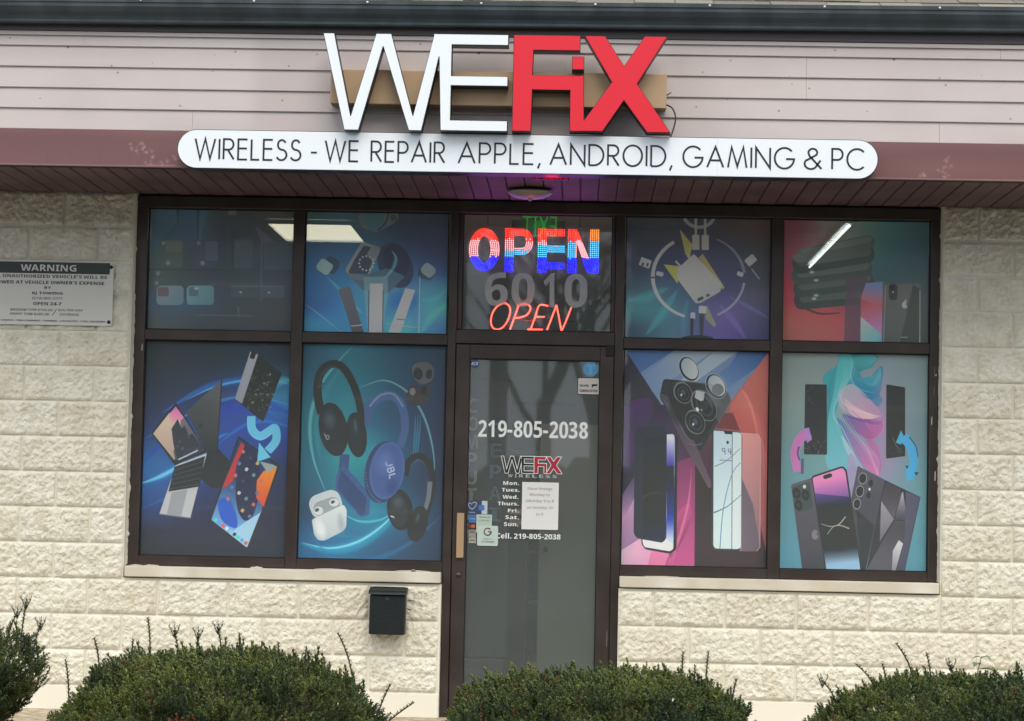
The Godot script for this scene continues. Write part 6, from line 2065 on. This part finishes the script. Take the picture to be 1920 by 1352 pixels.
# ---------------------------------------------------------------- planting
func bushes() -> void:
	var z := 2.5
	bush("clipped green yew bush cut off by the left edge, taller and darker than the rest", Vector3(-0.28, -0.02, z), Vector3(0.87, 0.665, 0.74), 15000,
		[[0.05, 0.72, 0.02], [0.28, 0.76, 0.02, 0.1, 3], [0.38, 0.71, 0.06, 0.2, 3], [0.45, 0.755, 0.03, 0.1, 3], [0.50, 0.66, 0.05, 0.2, 3]].map(func(s): return [s[0] + 0.28, s[1] - 0.01, s[2], 0.2] + ([s[4]] if s.size() > 4 else [])), 1, [Vector3(0.62, 0.28, 0.5), Vector3(0.42, 0.3, 0.62)])
	bush("wide clipped green yew bush below the window with the laptops and mailbox", Vector3(1.375, -0.02, z), Vector3(0.735, 0.50, 0.72), 16000,
		[[0.70, 0.50, -0.02], [0.84, 0.60, -0.03], [0.98, 0.60, 0.01], [1.07, 0.70, -0.015], [1.20, 0.64, -0.02, 0, 3], [1.28, 0.63, 0.01, 0, 3], [1.40, 0.66, -0.02, 0, 3], [1.48, 0.64, 0.0], [1.66, 0.60, 0.0], [1.78, 0.58, 0.01], [2.02, 0.645, -0.085], [2.12, 0.42, 0.06], [2.18, 0.34, 0.11]].map(func(s): return [s[0] - 1.385, s[1] - 0.01, s[2], 0.1] + ([s[4]] if s.size() > 4 else [])), 2, [Vector3(-0.06, 0.26, 0.72), Vector3(-0.5, 0.3, 0.6)])
	bush("low clipped green yew bush in front of the door", Vector3(3.14, -0.02, z), Vector3(0.75, 0.45, 0.72), 16000,
		[[2.72, 0.46, 0.0], [2.95, 0.50, 0.0, 0, 3], [3.30, 0.52, 0.0], [3.52, 0.60, 0.005], [3.63, 0.60, 0.01], [3.58, 0.54, 0.0], [3.75, 0.48, 0.02]].map(func(s): return [s[0] - 3.16, s[1] - 0.01, s[2], 0.1] + ([s[4]] if s.size() > 4 else [])), 3, [])
	bush("clipped dark green yew bush at the right edge with long bent shoots", Vector3(4.95, -0.02, z), Vector3(0.90, 0.465, 0.74), 17000,
		[[4.20, 0.48, -0.08, 0, 3], [4.24, 0.46, -0.06], [4.38, 0.56, -0.11], [4.42, 0.565, -0.03], [4.55, 0.66, -0.10], [4.62, 0.62, -0.03], [4.72, 0.565, -0.02, 0, 3], [5.12, 0.56, 0.0, 0, 3], [5.20, 0.57, -0.01], [5.30, 0.60, 0.0], [5.42, 0.56, 0.0, 0, 3]].map(func(s): return [s[0] - 4.93, s[1] - 0.01, s[2], 0.1] + ([s[4]] if s.size() > 4 else [])), 4, [])
	# a weed with broad leaves growing out of the right bush
	var w := thing("broadleaf_weed", "pale broad-leaved weed sprouting from the top of the right bush", "plant", Vector3(4.83, 0.42, 2.62))
	var sm := begin(true)
	tube(sm, PackedVector3Array([Vector3(0, 0, 0), Vector3(0.01, 0.08, 0), Vector3(0.03, 0.16, 0)]), 0.003, 0.002, 6)
	var leafm := mat(Color(0.12, 0.16, 0.06).linear_to_srgb(), 0.5)
	leafm.backlight_enabled = true
	leafm.backlight = Color(0.3, 0.4, 0.15)
	part("stem", sm, leafm, w)
	for q in [[0.0, 0.06, 200, 0.11, -0.4], [0.02, 0.10, 20, 0.10, 0.25], [0.01, 0.07, 330, 0.12, -0.2], [0.02, 0.12, 120, 0.07, 0.6], [0.03, 0.15, 40, 0.05, 0.8], [0.03, 0.15, 180, 0.05, 0.7], [0.0, 0.05, 260, 0.10, -0.5]]:
		var st := begin(true)
		var a := deg_to_rad(q[2])
		var d := Vector3(cos(a), 0, sin(a))
		var side: Vector3 = d.cross(Vector3.UP)
		var prev: Array[Vector3] = []
		for k in 7:
			var t := k / 6.0
			var c: Vector3 = Vector3(q[0], q[1], 0) + d * q[3] * t + Vector3(0, q[4] * q[3] * t - 0.05 * t * t, 0)
			var wd: float = q[3] * 0.26 * sin(PI * minf(t * 0.92 + 0.06, 1.0))
			var ring: Array[Vector3] = [c - side * wd + Vector3(0, wd * 0.3, 0), c, c + side * wd + Vector3(0, wd * 0.3, 0)]
			if k > 0:
				quad(st, prev[0], prev[1], ring[1], ring[0])
				quad(st, prev[1], prev[2], ring[2], ring[1])
			prev = ring
		part("leaf", st, leafm, w)

# ---------------------------------------------------------------- what the glass reflects
func backdrop_building(x: float, label: String) -> void:  # unseen; tall so panes reflect dark, gap left so the door reflects sky
	var b := thing("backdrop_building", label, "building", Vector3(x, -0.12, 52))
	part("wall", bx(0, 58, 0, 10.4, 0, 12), mat(c8(96, 84, 76), 0.9), b)
	part("roof", bx(-0.4, 58.4, 10.4, 11.2, -0.4, 12.4, 0.05), mat(c8(84, 80, 78), 0.9), b)
	for k in 42:
		var wx := 2.0 + (k % 14) * 4.1
		var wy := 1.2 + (k / 14) * 3.2
		var wn := part("window", bx(wx, wx + 2.2, wy, wy + 2.0, -0.06, 0.02), mats.dark, b)
		part("sill", bx(wx - 0.1, wx + 2.3, wy - 0.12, wy, -0.12, 0.02), mats.concrete, wn)

func lathe_at(st: SurfaceTool, prof: PackedVector2Array, at: Vector3) -> void:
	var one := begin(true)
	lathe(one, prof, 10)
	st.append_from(one.commit(), 0, Transform3D(Basis.IDENTITY, at))

func across_the_lot() -> void:
	struct("road", bx(-120, 120, -0.14, -0.129, 24.0, 34.0), mat(c8(66, 66, 68), 0.95))
	var grass := struct("verge", bx(-120, 120, -0.14, -0.125, 34.0, 90.0), mat(Color(0.07, 0.085, 0.03).linear_to_srgb(), 1.0))
	grass.position.y = 0.002
	for side in [[-58.9, 14, "long three-storey brown brick building across the road, on the left behind the camera, added unseen as a dark backdrop for reflections"], [4.7, 14, "long three-storey brown brick building across the road, on the right behind the camera, added unseen as a dark backdrop for reflections"]]:
		backdrop_building(side[0], side[2])
	var hd := begin(true)
	for k in 40:
		var hx := -14.0 + k * 0.9
		lathe_at(hd, PackedVector2Array([Vector2(1.1, 0), Vector2(1.2, 1.2), Vector2(0.9, 2.3), Vector2(0.3, 2.9 + 0.5 * sin(k * 2.1)), Vector2(0, 3.0 + 0.5 * sin(k * 2.1))]), Vector3(hx, -0.13, 78 + sin(k * 1.3)))
	tag(part("far_hedge", hd, mat(Color(0.03, 0.042, 0.02).linear_to_srgb(), 1.0)), "far clipped hedge beyond the road, behind the camera", "hedge")
	bare_tree("tallest leafless tree across the lot, behind the camera", Vector3(2.2, -0.13, 38), 9.0, 3)
	bare_tree("leafless tree across the lot on the right, behind the camera", Vector3(3.35, -0.13, 31), 8.0, 4)
	bare_tree("leafless tree across the lot on the left, behind the camera", Vector3(-9.0, -0.13, 42), 10.0, 6)
	var p := thing("utility_pole", "wooden utility pole with wires along the road, behind the camera", "pole", Vector3(1.75, -0.13, 22))
	var st := begin(true)
	tube(st, PackedVector3Array([Vector3(0, 0, 0), Vector3(0, 10.5, 0)]), 0.16, 0.11, 12)
	part("pole", st, mats.bark, p)
	part("crossarm", bx(-1.2, 1.2, 9.4, 9.52, -0.06, 0.06, 0.01), mats.bark, p)
	for q in [[-1.1, 9.6], [1.1, 9.6], [0.0, 7.2], [0.0, 6.6]]:
		var wr := begin(true)
		var pts := PackedVector3Array()
		for k in 25:
			var t := k / 24.0 * 2.0 - 1.0
			pts.append(Vector3(t * 45.0, q[1] - 0.9 * (1.0 - pow(absf(t) * 2.0 - 1.0, 2.0)) + (1.5 if absf(t) > 0.98 else 0.0) * 0.0, q[0]))
		tube(wr, pts, 0.016, 0.016, 5)
		part("wire", wr, mats.gasket, p)
